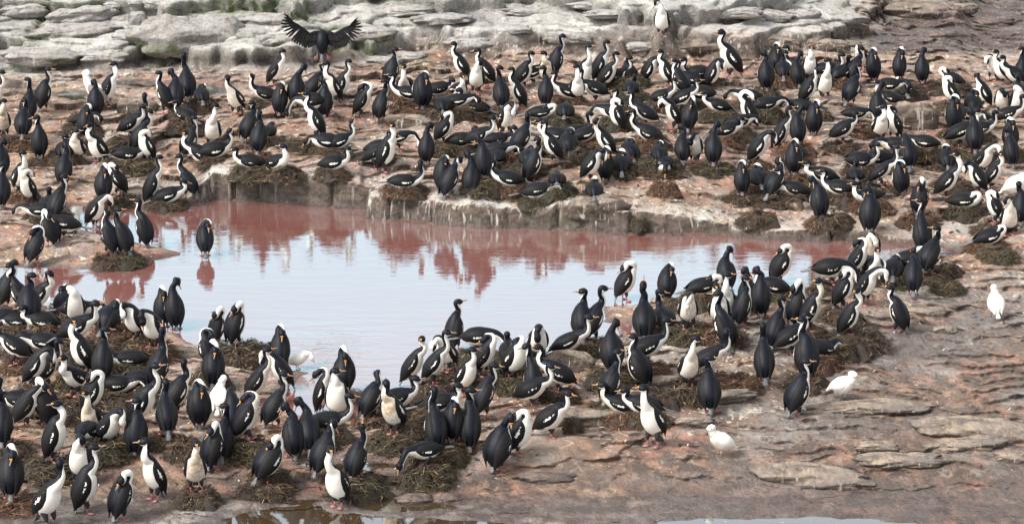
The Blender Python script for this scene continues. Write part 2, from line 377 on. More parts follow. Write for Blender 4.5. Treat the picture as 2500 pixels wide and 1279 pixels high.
def water_material(name, col, ior, tint, rip, film):
    t = NT(name)
    co = t.co((0.55, 2.2, 1.0))
    w1 = t.noise(co, 2.2, 3, 0.5); w2 = t.noise(co, 9.0, 3, 0.55)
    amt = t.attr('ripple')
    h = t.math('MULTIPLY', t.math('ADD', w1, t.math('MULTIPLY', w2, 0.35)), t.math('ADD', t.math('MULTIPLY', amt, 6.0), 1.0))
    nb = t.bump(h, 1.0, rip)
    fl = t.noise(t.co((1, 2.5, 1)), 16, 2, 0.5)
    c = t.mix(t.ramp(fl, 0.71, 0.75), col, (0.55, 0.5, 0.45))
    t.set(Base_Color=c, Roughness=0.9, Specular_IOR_Level=0.0)           # the silt hanging in the water
    gl = t.n.new('ShaderNodeBsdfGlossy'); gl.inputs['Roughness'].default_value = 0.015; t.put(gl.inputs['Color'], tint); t.l.new(nb, gl.inputs['Normal'])
    fr = t.n.new('ShaderNodeFresnel'); fr.inputs['IOR'].default_value = ior; t.l.new(nb, fr.inputs['Normal'])
    mx = t.n.new('ShaderNodeMixShader'); t.put(mx.inputs[0], t.ramp(t.math('MULTIPLY', fr.outputs[0], film), 0.0, 0.8, 0.0, 0.8))
    t.l.new(t.b.outputs[0], mx.inputs[1]); t.l.new(gl.outputs[0], mx.inputs[2]); t.l.new(mx.outputs[0], t.out.inputs[0])
    return t.m
M_POOL = water_material('pink_water', (0.42, 0.165, 0.135), 1.8, (0.63, 0.94, 1.02), 0.0016, 2.2)
M_PUDDLE = water_material('brown_water', (0.075, 0.048, 0.024), 1.7, (0.85, 0.95, 1.0), 0.0010, 2.2)

def plumage(name, black, black2, stain=(0.37, 0.225, 0.10)):
    t = NT(name); co = t.co()
    n = t.noise(co, 55, 3, 0.6); n2 = t.noise(t.co((1, 1, 0.35)), 120, 3, 0.6)
    p = t.math('ADD', t.attr('pat'), t.math('MULTIPLY', t.math('SUBTRACT', n, 0.5), 0.35))
    wht = t.mix(n2, (0.76, 0.735, 0.67), (0.88, 0.86, 0.80))
    s = t.attr('stn')
    k = t.math('MULTIPLY', s, t.ramp(t.noise(co, 22, 4, 0.6), 0.12, 0.75))
    wht = t.mix(k, wht, stain)
    blk = t.mix(n2, black, black2)
    c = t.mix(t.ramp(p, -0.03, 0.03), blk, wht)
    b = t.bump(n2, 0.35, 0.006)
    t.set(Base_Color=c, Roughness=0.5, Normal=b, Specular_IOR_Level=0.22)
    return t.m
M_BODY = plumage('body_plumage', (0.0018, 0.0024, 0.0055), (0.0055, 0.0075, 0.0135))
def wing_material(name):
    t = NT(name)
    n = t.noise(t.co(), 50, 3, 0.6)
    p = t.math('ADD', t.attr('bar'), t.math('MULTIPLY', t.math('SUBTRACT', n, 0.5), 1.9))
    scal = t.attr('rowf')
    w = t.n.new('ShaderNodeTexWave'); w.wave_type = 'BANDS'; w.inputs['Scale'].default_value = 1.0; w.inputs['Distortion'].default_value = 0.0
    cmb = t.n.new('ShaderNodeCombineXYZ'); t.put(cmb.inputs[0], scal); t.l.new(cmb.outputs[0], w.inputs['Vector'])
    base = t.mix(n, (0.0058, 0.0057, 0.0064), (0.0135, 0.0125, 0.0130))
    base = t.mix(t.math('MULTIPLY', w.outputs[0], t.math('MULTIPLY', n, 0.45)), base, (0.028, 0.0255, 0.026))
    c = t.mix(t.ramp(p, 0.52, 0.66), base, (0.78, 0.77, 0.73))
    t.set(Base_Color=c, Roughness=0.55, Normal=t.bump(t.math('ADD', w.outputs[0], t.math('MULTIPLY', n, 3.0)), 0.16, 0.003), Specular_IOR_Level=0.14)
    return t.m
M_WING = wing_material('wing_plumage')
def plain(name, a, b, sc=60, rough=0.6, st=0.3, stretch=(1, 1, 1), dist=0.004):
    t = NT(name); n = t.noise(t.co(stretch), sc, 4, 0.6)
    t.set(Base_Color=t.mix(t.ramp(n, 0.3, 0.7), a, b), Roughness=rough, Normal=t.bump(n, st, dist)); return t.m
M_TAIL = plain('tail_feathers', (0.05, 0.05, 0.053), (0.20, 0.20, 0.205), 90, 0.55, 0.4, (1, 1, 0.25))
M_THIGH = plain('thigh_feathers', (0.010, 0.010, 0.014), (0.024, 0.022, 0.026), 70, 0.6)
M_PINK = plain('pink_skin', (0.28, 0.095, 0.088), (0.42, 0.18, 0.165), 60, 0.5)
M_HORN = plain('bill_horn', (0.16, 0.10, 0.06), (0.42, 0.31, 0.22), 80, 0.4)
M_CARUN = plain('orange_caruncle', (0.78, 0.22, 0.02), (0.88, 0.36, 0.04), 150, 0.5)
M_MOUTH = plain('mouth_lining', (0.42, 0.05, 0.03), (0.5, 0.1, 0.06), 60, 0.5)
M_EYE = plain('blue_eye_ring', (0.02, 0.03, 0.12), (0.03, 0.05, 0.2), 200, 0.2)
M_SNOW = plumage('white_plumage', (0.80, 0.80, 0.77), (0.88, 0.88, 0.86))
M_GULLW = plain('grey_brown_wing', (0.16, 0.13, 0.12), (0.22, 0.18, 0.17), 60, 0.6)
M_BILLD = plain('dull_bill', (0.30, 0.20, 0.13), (0.45, 0.33, 0.22), 90, 0.5)
M_SHANK = plain('grey_shank', (0.09, 0.075, 0.075), (0.16, 0.13, 0.13), 90, 0.5)
def weed_material(name, cols, clay):
    t = NT(name); r = t.attr('hue')
    n = t.noise(t.co(), 9, 4)
    c = t.mix(t.ramp(r, 0.0, 0.55), cols[0], cols[1]); c = t.mix(t.ramp(r, 0.5, 0.8), c, cols[2]); c = t.mix(t.ramp(r, 0.86, 0.95), c, cols[3])
    c = t.mix(t.ramp(n, 0.5, 0.7, 0, 0.5), c, clay)
    t.set(Base_Color=c, Roughness=0.75, Normal=t.bump(t.noise(t.co(), 60, 4), 0.5, 0.01)); return t.m
M_NEST = weed_material('nest_weed', ((0.020, 0.014, 0.010), (0.065, 0.040, 0.024), (0.19, 0.12, 0.06), (0.38, 0.28, 0.15)), (0.06, 0.038, 0.025))
M_NEST_OLIVE = weed_material('olive_nest_weed', ((0.018, 0.014, 0.008), (0.056, 0.042, 0.021), (0.16, 0.115, 0.052), (0.34, 0.26, 0.12)), (0.05, 0.036, 0.022))
M_NEST_RED = weed_material('rusty_nest_weed', ((0.03, 0.016, 0.010), (0.10, 0.048, 0.026), (0.24, 0.12, 0.055), (0.40, 0.26, 0.14)), (0.12, 0.065, 0.042))

# ------------------------------------------------------------ terrain: one height field
FAR = [tuple(plane(*p)[:2]) for p in poly(POOL_FAR)]
NEAR = [tuple(plane(*p)[:2]) for p in poly(POOL_NEAR)]
GX = np.arange(-11.5, 11.5001, 0.027); GY = np.arange(27.0, 61.0, 0.024)
X, Y = np.meshgrid(GX, GY)
wx = X + 0.05 * fbm(X * 3.1, Y * 3.1, 3, 3); wy = Y + 0.05 * fbm(X * 3.1, Y * 3.1, 3, 8)
ring = FAR + NEAR
dfar = seg_dist(wx, wy, FAR + [NEAR[0]]); dnear = seg_dist(wx, wy, NEAR + [FAR[0]])
ins = inside(wx, wy, ring)
sd = np.minimum(dfar, dnear); sd = np.where(ins, -sd, sd)
U0, V0 = project(X, Y, 0 * X)
far = sstep(-0.35, 0.35, dnear - dfar) * sstep(2420, 2300, U0)
lip = 0.10 * fbm(X * 1.3, Y * 0.4, 3, 21)
CHx = [-600, 100, 170, 400, 470, 520, 700, 880, 892, 1000, 1330, 1360, 1500, 1580, 1700, 1790, 2100, 2250, 2340, 3000]
CHz = [.05, .05, .06, .07, .12, .33, .34, .36, .29, .27, .26, .31, .32, .24, .17, .13, .14, .11, .05, .08]
ch0 = np.interp(U0, CHx, CHz); chs = sum(np.interp(U0 + o, CHx, CHz) for o in np.linspace(-260, 260, 14)) / 14
ch = ch0 + (chs - ch0) * sstep(0.1, 1.6, np.abs(sd))
sdp = np.clip(sd, 0, None)
_, jf2, jid = voro(X * 1.15 + 0.35 * fbm(X * .6, Y * .2, 2, 19), 0 * X + 0.5, 12)   # vertical joints split the ledge into blocks
jf1 = _
se = np.clip(sdp - 0.12 * jid * (ch > 0.1) - 0.05 * np.exp(-((jf2 - jf1) / 0.07) ** 2), 0, None)
cliff = ch * (1 + 0.28 * fbm(X * 1.2, Y * 0.4, 3, 2) * (ch > 0.1)) * (1 - (1 - np.clip(se / (0.05 + 0.2 * np.clip(lip, 0, 1)), 0, 1)) ** 2.6)
low = sstep(0.16, 0.05, ch)                            # stretches of far shore without a cliff
cliff = np.where(sdp > 0, cliff, 0) * (1 - low) + low * ch * sstep(0, 0.7, sdp)
Zfar = cliff + 0.045 * np.clip(sdp, 0, 9)
Znear = 0.03 * sstep(0, 0.10, sdp) + 0.12 * sstep(0.05, 1.1, sdp)
ridge = np.exp(-((V0 - (905 - 0.09 * (U0 - 1500))) / 120.0) ** 2) * sstep(850, 1150, U0) * sstep(2330, 2050, U0)
Znear = Znear + 0.16 * ridge * sstep(0, 0.8, sdp)
Znear = Znear - 0.16 * sstep(1130, 1235, V0)
Zb = far * Zfar + (1 - far) * Znear
U1, V1 = project(X, Y, Zb)
# pale bedded rock behind the colony
VBu = [-900, 0, 330, 600, 820, 900, 1000, 1300, 1600, 1900, 2095, 2150, 2220, 3400]
VBv = [186, 186, 176, 172, 172, 166, 128, 134, 148, 140, 126, 62, 50, 40]
vb = np.interp(U1 + 40 * fbm(X * .8, Y * .8, 3, 14), VBu, VBv) + 14 * fbm(X * 1.1, Y * 1.1, 3, 44)
back = sstep(-6, 10, vb - V1) * far
bdepth = np.clip((vb - V1) / 100.0, 0, 2.7)
warp = 0.9 * fbm(X * 0.26, Y * 0.16, 4, 60) + 0.20 * fbm(X * 1.1, Y * 0.4, 3, 71) + 0.05 * fbm(X * 4.5, Y * 1.5, 3, 72)
left = sstep(720, 560, U1)
# joints: each bed is broken into blocks that sit a little forward or back
vx, vy = X / 2.9 + 0.25 * fbm(X * .7, Y * .4, 2, 31), Y / 1.1
f1, f2, cid = voro(vx, vy, 4)
gap = np.clip((f2 - f1) / 0.10, 0, 1)
def bench(v, sharp, ov):                # height in steps, and how far the foot of each riser is cut back under its lip
    n = np.floor(v); f = v - n; rise = 1 - (1 - np.clip(f / sharp, 0, 1)) ** 2.2
    cut = np.where(f < sharp, 1 - rise, sstep(0.80, 1.0, f)) * ov
    return n + 0.88 * rise + 0.12 * f, cut
tb = bdepth * 1.75 + warp + 0.30 * (cid - 0.5)
b1, c1 = bench(tb, 0.13, 0.20)
tb2 = tb * 2.3 + 0.5 * fbm(X * 0.8, Y * 0.3, 3, 83) + 0.5 * cid
b2, c2 = bench(tb2, 0.20, 0.07)
Tb = 0.25 * np.clip(b1, 0, None) + 0.048 * b2 - 0.06 * (1 - gap) ** 1.5
# pink treads of the colony and the near shore: long beds that wander sideways
tm = (Y - 30) / 0.85 + 1.4 * fbm(X * 0.20, Y * 0.09, 3, 101) + 0.32 * fbm(X * 1.0, Y * 0.3, 3, 105) + 0.16 * fbm(X * 3.0, Y * 0.8, 4, 106)
patch = sstep(-0.35, 0.15, fbm(X * 0.40, Y * 0.4, 3, 120)) * sstep(-0.25, 0.12, fbm(X * 1.15, Y * 1.5, 3, 121)) * (0.6 + 0.4 * far)
b3, c3 = bench(tm, 0.06, 0.11)
Tm = 0.105 * (b3 - tm) * patch
tf = (Y - 28) / 0.34 + 1.2 * fbm(X * 0.32, Y * 0.14, 3, 140) + 0.42 * fbm(X * 1.7, Y * 0.55, 3, 145) + 0.09 * fbm(X * 7, Y * 2.4, 3, 146)
pf = sstep(-0.2, 0.2, fbm(X * 1.3, Y * 1.7, 4, 150))
b4, c4 = bench(tf, 0.10, 0.055)
Tf = 0.046 * (b4 - tf) * pf
tg = Y / 0.125 + 1.1 * fbm(X * 0.6, Y * 0.3, 3, 170) + 0.5 * fbm(X * 3.2, Y * 1.0, 3, 175)
rough = 0.016 * fbm(X * 2.6, Y * 3.0, 6, 160, 0.6) + 0.019 * (terr(tg, 0.15) - tg) * sstep(-0.2, 0.3, fbm(X * 1.2, Y * 1.4, 3, 180))
shore_ok = sstep(0.03, 0.6, sdp)
CUT = (1 - back) * shore_ok * (c3 * patch + c4 * pf) + back * (c1 + c2)
H = Zb + (1 - back) * (Tm * shore_ok * (0.55 + 0.45 * far) + Tf * shore_ok + rough * sstep(0.02, 0.3, sdp)) + back * (Tb + 0.5 * rough)
flatw = sstep(1115, 1190, V0) * (1 - 0.55 * sstep(1300, 1650, U0))
H = Zb + (1 - 0.72 * flatw) * (H - Zb)
H = np.where(sd > 0.06, np.maximum(H, 0.02 + 0.02 * np.clip(sdp, 0, 1)), H)
H = np.where(ins, -0.16 * sstep(0, 0.35, -sd) - 0.012, H)
# low wet corner at the bottom: allowed to dip under the pool level
lowc = sstep(1110, 1250, V0)
H = np.where(V0 > 1110, H * (1 - lowc) + lowc * (H * 0.75 - 0.03), H)

def sampler(Hh):
    nx, ny = len(GX), len(GY)
    def f(x, y):
        i = np.clip((x - GX[0]) / 0.027, 0, nx - 1.001); j = np.clip((y - GY[0]) / 0.024, 0, ny - 1.001)
        a = i.astype(int); b = j.astype(int); u = i - a; v = j - b
        return (Hh[b, a] * (1 - u) + Hh[b, a + 1] * u) * (1 - v) + (Hh[b + 1, a] * (1 - u) + Hh[b + 1, a + 1] * u) * v
    return f
hgt = sampler(H)
def hit(px, py, lift=0.0):                            # where the sight line through a photo pixel meets the ground
    d = ray(px, py); t = np.arange(26.0, 64.0, 0.004) / d[1]
    p = np.array([0, 0, CAMH])[:, None] + d[:, None] * t
    below = p[2] <= np.maximum(hgt(p[0], p[1]), 0.0) + lift
    k = int(np.argmax(below)) if below.any() else len(t) - 1
    return np.array([p[0, k], p[1, k], float(max(hgt(p[0, k:k+1], p[1, k:k+1])[0], 0.0))])
# puddles: hollows filled to their own level
PUD = []
for s, lab in PUDDLES:
    pts = []
    for q in poly(s):
        h = hit(*q); pts.append((h[0], h[1]))
    xs = [p[0] for p in pts]; ys = [p[1] for p in pts]
    PUD.append([pts, lab, min(xs), max(xs), min(ys), max(ys)])
carves = []
for P in PUD:
    m = (X > P[2] - .5) & (X < P[3] + .5) & (Y > P[4] - .6) & (Y < P[5] + .6)
    jj, ii = np.where(m); sl = (slice(jj.min(), jj.max() + 1), slice(ii.min(), ii.max() + 1))
    d = seg_dist(wx[sl], wy[sl], P[0] + [P[0][0]]); d = np.where(inside(wx[sl], wy[sl], P[0]), -d, d)
    z0 = float(np.percentile(H[sl][d < 0], 70)) if (d < 0).any() else float(H[sl].mean())
    rim = (d > 0.03) & (d < 0.28)
    H[sl] = np.where(rim, np.maximum(H[sl], z0 - 0.010), H[sl])
    P.append(z0 - 0.018); P.append((sl, d)); P.append(z0)
for P in PUD:
    (sl, d), z0 = P[7], P[8]
    k = sstep(-0.07, 0.05, d)
    Hs = H[sl]; CUT[sl] *= sstep(0.0, 0.2, d)
    H[sl] = Hs * k + (z0 - 0.045 + 0.016 * fbm(X[sl] * 2, Y[sl] * 3, 3, 200)) * (1 - k)
hgt = sampler(H)

# ---- what each spot of rock looks like
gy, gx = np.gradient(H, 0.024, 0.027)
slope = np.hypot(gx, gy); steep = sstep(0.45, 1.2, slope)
U2, V2 = project(X, Y, H)
lowrim = sstep(0.10, 0.03, H) * (ch > 0.1) * far * (sdp > 0) * (sdp < 0.6)
nA = fbm(X * 0.5, Y * 0.7, 4, 300); nB = fbm(X * 1.4, Y * 1.8, 4, 310)
grey = np.clip(back * (0.95 - 0.75 * sstep(1150, 1600, U2) * sstep(40, 110, V2)) * sstep(2150, 2000, U2), 0, 1)
grey = np.maximum(grey, 0.75 * sstep(1190, 1245, V2) * sstep(2000, 900, U2))
grey = np.maximum(grey, far * sstep(215, 150, V2) * sstep(1000, 700, U2) * 0.7)
pale = 0.10 + 0.25 * sstep(-0.1, 0.4, nA) + 0.45 * back
ledge = far * (1 - back) * np.exp(-(sdp / 0.5) ** 2) * (ch > 0.1)
pale = np.clip(pale + 0.5 * ledge + 0.22 * sstep(0.1, 0.5, nB), 0, 1) * (1 - 0.5 * sstep(950, 1200, V2)) * (1 - lowrim)
farR = sstep(2080, 2160, U2) * sstep(140, 120, V2) * (1 - back)        # dark wet flat at the upper right
wet = np.maximum(farR * 0.85, 0.9 * sstep(0.16, 0.0, sdp) * (sdp > 0) * (1 - (ch > 0.1) * far))
wet = np.maximum(wet, 0.80 * sstep(1110, 1215, V2) * sstep(-0.35, 0.25, nB + 0.2))
wet = np.maximum(wet, 0.62 * sstep(1700, 2150, U2) * sstep(620, 800, V2) * sstep(-0.15, 0.3, nA))
wet = np.where(ins, 1.0, np.maximum(wet, 0.85 * lowrim))
for P in PUD:
    sl, d = P[7]; wet[sl] = np.maximum(wet[sl], 0.8 * sstep(0.25, 0.0, d))
rust = np.clip(0.55 * sstep(0.18, 0.5, fbm(X * 0.9, Y * 1.1, 4, 330)) * (1 - back) * sstep(1150, 1000, V2), 0, 1)
dirt = np.clip(0.40 + 0.5 * sstep(-0.1, 0.4, fbm(X * 0.8, Y, 3, 340)) + 0.5 * sstep(600, 850, V2) * sstep(1300, 1900, U2) + 0.35 * sstep(1080, 1200, V2), 0, 1) * (1 - 0.6 * back)
foot = np.exp(-((tb - np.round(tb)) / 0.14) ** 2)
moss = back * sstep(1150, 900, U2) * np.clip(0.9 * foot + 0.8 * (1 - gap), 0, 1) * sstep(-0.12, 0.22, fbm(X * 0.55, Y * 0.8, 3, 350) + 0.15 * left)
moss = np.clip(moss + 0.8 * steep * far * (1 - back) * np.exp(-((U2 - 1370) / 45.0) ** 2) * (sdp < 0.4), 0, 1)
streak = np.clip(far * (0.85 - 0.45 * back) * (1 - 0.5 * sstep(900, 880, U2)) + 0.10, 0, 1)
splash = np.clip(0.25 + 0.75 * sstep(1130, 1010, V2) * (1 - sstep(1750, 2250, U2) * sstep(700, 850, V2)), 0, 1) * (1 - back * 0.6) * (sd > 0.15)
mauve = np.clip(sstep(1250, 1800, U2 + 0.6 * (V2 - 900)) * sstep(640, 760, V2) * (0.55 + 0.6 * nA), 0, 0.9) * (1 - far)
mauve = np.maximum(mauve, 0.85 * farR)
rust = rust * (1 - 0.75 * mauve)
spot = lambda cu, cv, ru, rv: np.exp(-((U2 - cu) / ru) ** 2 - ((V2 - cv) / rv) ** 2)
algae = spot(50, 75, 80, 22) + 0.9 * spot(370, 100, 55, 20) + 0.8 * spot(745, 52, 70, 12) + 0.7 * spot(1010, 160, 45, 14) + 0.6 * spot(120, 125, 70, 8) + 0.5 * spot(1085, 108, 50, 10)
moss = np.clip(moss + algae * (0.65 + 0.8 * nB), 0, 1)
under = back * np.exp(-((vb - V2 - 24) / 15.0) ** 2) * sstep(960, 850, U2) * sstep(300, 360, U2) + 0.9 * back * spot(60, 150, 160, 9)  # dark band low along the back rock at upper left
wet = np.maximum(wet, 0.95 * under); steep = np.maximum(steep, 0.8 * under); grey = grey * (1 - 0.7 * under)  # wet and steep masks only carry the band's darker tone here
steep = np.maximum(steep, 0.85 * back * (1 - gap)); dirt = np.clip(dirt + 0.7 * back * foot, 0, 1)  # darker joints and riser feet in the back rock, through steep and dirt
ny, nx = X.shape
idx = np.arange(ny * nx).reshape(ny, nx)
F = np.stack([idx[:-1, :-1], idx[:-1, 1:], idx[1:, 1:], idx[1:, :-1]], -1).reshape(-1, 4)
# risers lean out a little over their foot
V = np.stack([X, Y + CUT, H], -1).reshape(-1, 3)
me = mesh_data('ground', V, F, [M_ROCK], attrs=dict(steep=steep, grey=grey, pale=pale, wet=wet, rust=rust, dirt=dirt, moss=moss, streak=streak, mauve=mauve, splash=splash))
tag(link('ground', me), kind='structure')
# the same shore running on beyond the built part
def apron():
    xs = np.concatenate([-np.geomspace(400, 11.7, 60), [-11.47, -11.3], np.linspace(-11, 11, 60), [11.3, 11.47], np.geomspace(11.7, 400, 60)])
    ys = np.concatenate([27.0 - np.geomspace(90, 0.25, 70), [27.03, 27.2], np.linspace(27.6, 60.4, 80), [60.75, 60.95], 61 + np.geomspace(0.25, 640, 60)])
    ax, ay = np.meshgrid(xs, ys)
    hole = (ax > -11.4) & (ax < 11.4) & (ay > 27.1) & (ay < 60.85)
    az = np.where(hole, -0.6, -0.02 + 0.1 * fbm(ax * .2, ay * .2, 3, 400) + 0.02 * np.clip(ay - 55, 0, 60))
    edge = np.clip(hgt(np.clip(ax, GX[0], GX[-1]), np.clip(ay, GY[0], GY[-1])), -1, 3)
    dd = np.hypot(np.maximum(np.abs(ax) - 11.5, 0), np.maximum(np.maximum(27 - ay, ay - 61), 0))
    q = sstep(0, 12, dd)
    az = np.where(hole, -0.9, az * q + (edge - 0.012) * (1 - q) + 0.10 * (bench(ay / 0.9 + 1.3 * fbm(ax * .3, ay * .1, 3, 401), .2, 0)[0] - ay / 0.9 - 1.3 * fbm(ax * .3, ay * .1, 3, 401)) * sstep(0.2, 3, dd))
    n, m = ax.shape; i = np.arange(n * m).reshape(n, m)
    f = np.stack([i[:-1, :-1], i[:-1, 1:], i[1:, 1:], i[1:, :-1]], -1).reshape(-1, 4)
    o = np.ones(n * m)
    me = mesh_data('rocky_shore', np.stack([ax, ay, az], -1), f, [M_ROCK], attrs=dict(pale=o * .25, dirt=o * .7, grey=o * .25, mauve=o * .45, splash=o * .3))
    tag(link('rocky_shore', me), kind='structure')
apron()
# ---- water
def water(name, sl, m, z, mat, ripple, **k):
    xx, yy = X[sl], Y[sl]; n, mm = xx.shape; i = np.arange(n * mm).reshape(n, mm)
    f = np.stack([i[:-1, :-1], i[:-1, 1:], i[1:, 1:], i[1:, :-1]], -1)
    keep = m[:-1, :-1] & m[1:, 1:]
    f = f[keep]; used = np.unique(f); rem = np.full(n * mm, -1); rem[used] = np.arange(len(used))
    v = np.stack([xx, yy, np.full_like(xx, z)], -1).reshape(-1, 3)[used]
    me = mesh_data(name, v, rem[f], [mat], attrs=dict(ripple=ripple.reshape(-1)[used]))
    return tag(link(name, me), kind='structure', **k)
wj, wi = np.where(sd < 0.35); s0 = (slice(wj.min(), wj.max() + 1, 4), slice(wi.min(), wi.max() + 1, 4))
rp = np.exp(-(((U0 - 800) / 140.0) ** 2 + ((V0 - 870) / 70.0) ** 2)) * 1.6 + 0.35 * sstep(1500, 1750, U0) + 0.12 * sstep(-0.1, 0.5, fbm(X * .4, Y * .3, 2, 410)) + 0.25 * np.exp(-((V0 - 620) / 40.0) ** 2)
water('pink_pool', s0, (sd < 0.35)[s0], 0.0, M_POOL, rp[s0])
for P in PUD:
    sl, d = P[7]
    water('puddle', sl, d < 0.16, P[6], M_PUDDLE, np.zeros(d.shape), label=P[1], cat='puddle')

# ------------------------------------------------------------ loose slabs and boulders
KIND = dict(p='pale grey', m='mossy pale', g='sand coloured', d='dark wet')
def slab(w, d, h, seed, kind):
    nu, nv = 56, 26
    u = np.linspace(0, 2 * math.pi, nu, endpoint=False); v = np.linspace(-0.5 * math.pi, 0.5 * math.pi, nv)
    uu, vv = np.meshgrid(u, v)
    se = lambda c, e: np.sign(c) * np.abs(c) ** e
    x = se(np.cos(vv), 0.7) * se(np.cos(uu), 0.8); y = se(np.cos(vv), 0.7) * se(np.sin(uu), 0.8); z = se(np.sin(vv), 0.85)
    k = seed * 3.7
    n = fbm(x * 1.3 + k, y * 1.3 + z * 1.1 + k, 5, seed % 50, .55)
    r = 1 + 0.20 * n
    px = x * r * w / 2; py = y * r * d / 2
    bed = 0.05 * np.sin(z * 7 + 2.5 * fbm(px * 1.6 + k, py * 1.6, 2, seed % 40 + 5))    # bedding lines round the sides
    side = np.cos(vv) ** 0.6
    px *= 1 + bed * 0.6 * side; py *= 1 + bed * 0.6 * side
    pz = z * h * (0.5 + 0.12 * fbm(px * 1.8 + k, py * 2.4, 3, seed % 30)) + 0.05 * h * fbm(px * 5, py * 6 + k, 3, 9)
    V = np.stack([px, py, pz], -1).reshape(-1, 3)
    i = np.arange(nu * nv).reshape(nv, nu)
    F = np.stack([i[:-1], np.roll(i[:-1], -1, 1), np.roll(i[1:], -1, 1), i[1:]], -1).reshape(-1, 4)
    nz = np.clip(np.abs(vv) / 1.2, 0, 1).reshape(-1)
    up = (vv > 0.25).reshape(-1)
    G = V.reshape(nv, nu, 3); du = np.roll(G, -1, 1) - np.roll(G, 1, 1); dv = np.gradient(G, axis=0); N_ = np.cross(du, dv); N_ /= np.linalg.norm(N_, axis=-1, keepdims=True) + 1e-9
    steep = sstep(0.80, 0.40, N_[..., 2]).reshape(-1)
    o = np.ones(nu * nv)
    a = dict(steep=steep, pale=o * dict(p=.45, m=.4, g=.2, d=.03)[kind], grey=o * dict(p=.9, m=.85, g=.08, d=.4)[kind],
             wet=o * (0.7 if kind == 'd' else 0), moss=(o * (0.75 if kind == 'm' else 0.0)) * np.where(vv.reshape(-1) < 0.15, 1, 0.1) * sstep(0.2, -0.5, (x.reshape(-1) - 0.2) * (1 if seed % 2 else -1)),
             dirt=o * (0.8 if kind in 'gd' else 0.5), streak=o * 0.8, rust=o * 0, sand=o * (0.8 if kind == 'g' else 0))
    return mesh_data('boulder', V, F, [M_ROCK], attrs=a)
rocks = [r.split() for l in ROCKS.split('\n') for r in l.split(';') if r.strip()]
ROCKLAB = dict(l.split('|') for l in ROCK_LABELS.strip().split('\n'))
for n, (x, y, w, h, kd) in enumerate(rocks):
    x, y, w, h = map(float, (x, y, w, h))
    p = hit(x, y - 0.12 * h); s = px_per_m(p)
    W, Hh = w / s, h / s
    D = min(max(0.55 * W, 0.25), 0.85) if kd in 'pm' else min(max(0.4 * W, 0.2), 0.42); hz = max(0.8 * (Hh - 0.26 * D), 0.5 * Hh)
    o = link('boulder', slab(W, D, hz * 1.8, n + 3, kd))
    o.location = (p[0], p[1] + 0.30 * D, p[2] + hz * (0.22 if kd in 'pm' else 0.12)); o.rotation_euler = (R(float(RNG.uniform(-5, 5))), R(float(RNG.uniform(-4, 4))), R(float(RNG.uniform(-12, 12))))
    tag(o, ROCKLAB[str(n)], 'boulder', 'loose boulders and slabs')

# ------------------------------------------------------------ birds: one swept skin from tail to bill, plus parts
HEAD = dict(R=0, AR=45, A=90, AL=135, L=180, TL=225, T=270, TR=315)
# pose: body tilt, centre height, neck points (forward, up, side) from the shoulder, head centre, head pitch, head turn, roll at the head
POSE = {
 'U': (61, .231, ((.042,.044,0),(.056,.096,0),(.036,.148,0)), (.056,.194,0), 4, 0, 0),
 'E': (58, .223, ((.048,.042,0),(.055,.09,0),(.034,.130,0)), (.052,.172,0), 0, 0, 0),
 'G': (60, .226, ((.034,.05,0),(.036,.11,0),(.030,.165,0)), (.042,.222,0), 72, 0, 0),
 'H': (33, .203, ((.060,.034,0),(.078,.085,0),(.068,.135,0)), (.090,.178,0), 2, 0, 0),
 'B': (66, .228, ((.026,.050,.004),(.006,.084,.02),(-.038,.080,.036)), (-.080,.036,.034), -42, 188, 110),
 'C': (60, .225, ((.052,.046,0),(.094,.060,.01),(.122,.030,.02)), (.118,-.030,.03), -98, 20, 0),
 'P': (62, .228, ((.036,.046,.002),(.046,.094,.014),(.044,.126,.032)), (.062,.136,.058), -64, 0, 0),
 'D': (12, .193, ((.068,.004,0),(.118,-.040,0),(.148,-.095,0)), (.160,-.145,0), -72, 0, 0),
 'S': (14, .086, ((.056,.040,0),(.076,.092,0),(.060,.142,0)), (.080,.184,0), 2, 0, 0),
 'K': (14, .086, ((.056,.030,0),(.068,.066,0),(.052,.096,0)), (.076,.120,0), -6, 0, 0),
 'T': (18, .088, ((.040,.038,.004),(.030,.066,.018),(-.010,.070,.036)), (-.056,.048,.036), -22, 186, 110),
 'N': (8, .082, ((.062,.026,0),(.108,.030,.004),(.144,.008,.008)), (.166,-.028,.01), -55, 10, 0),
 'Z': (22, .093, ((.052,.046,0),(.066,.104,0),(.050,.156,0)), (.064,.208,0), 66, 0, 0)}
STANDS = set('UEGHBCPD')

def catmull(P, per):
    P = np.asarray(P, float); n = len(P)
    Q = np.vstack([2 * P[0] - P[1], P, 2 * P[-1] - P[-2]])
    out = []
    for i in range(n - 1):
        p0, p1, p2, p3 = Q[i:i + 4]
        for k in range(per):
            t = k / per
            out.append(0.5 * (2 * p1 + (p2 - p0) * t + (2 * p0 - 5 * p1 + 4 * p2 - p3) * t * t + (3 * p1 - p0 - 3 * p2 + p3) * t ** 3))
    out.append(P[-1]); return np.array(out)
def unit(v): return v / (np.linalg.norm(v, axis=-1, keepdims=True) + 1e-12)
def frames(P, v0, roll):
    T = unit(np.gradient(P, axis=0)); N = np.zeros_like(P)
    v = v0 - T[0] * (v0 @ T[0]); N[0] = unit(v)
    for i in range(len(P) - 1):                        # double reflection: no twist of its own
        a = P[i + 1] - P[i]; c = a @ a
        rl = N[i] - 2 / c * (a @ N[i]) * a; tl = T[i] - 2 / c * (a @ T[i]) * a
        b = T[i + 1] - tl; cc = b @ b
        N[i + 1] = rl - (2 / cc * (b @ rl) * b if cc > 1e-12 else 0)
    S = np.cross(T, N)
    c, s = np.cos(roll)[:, None], np.sin(roll)[:, None]
    return T, N * c + S * s, S * c - N * s
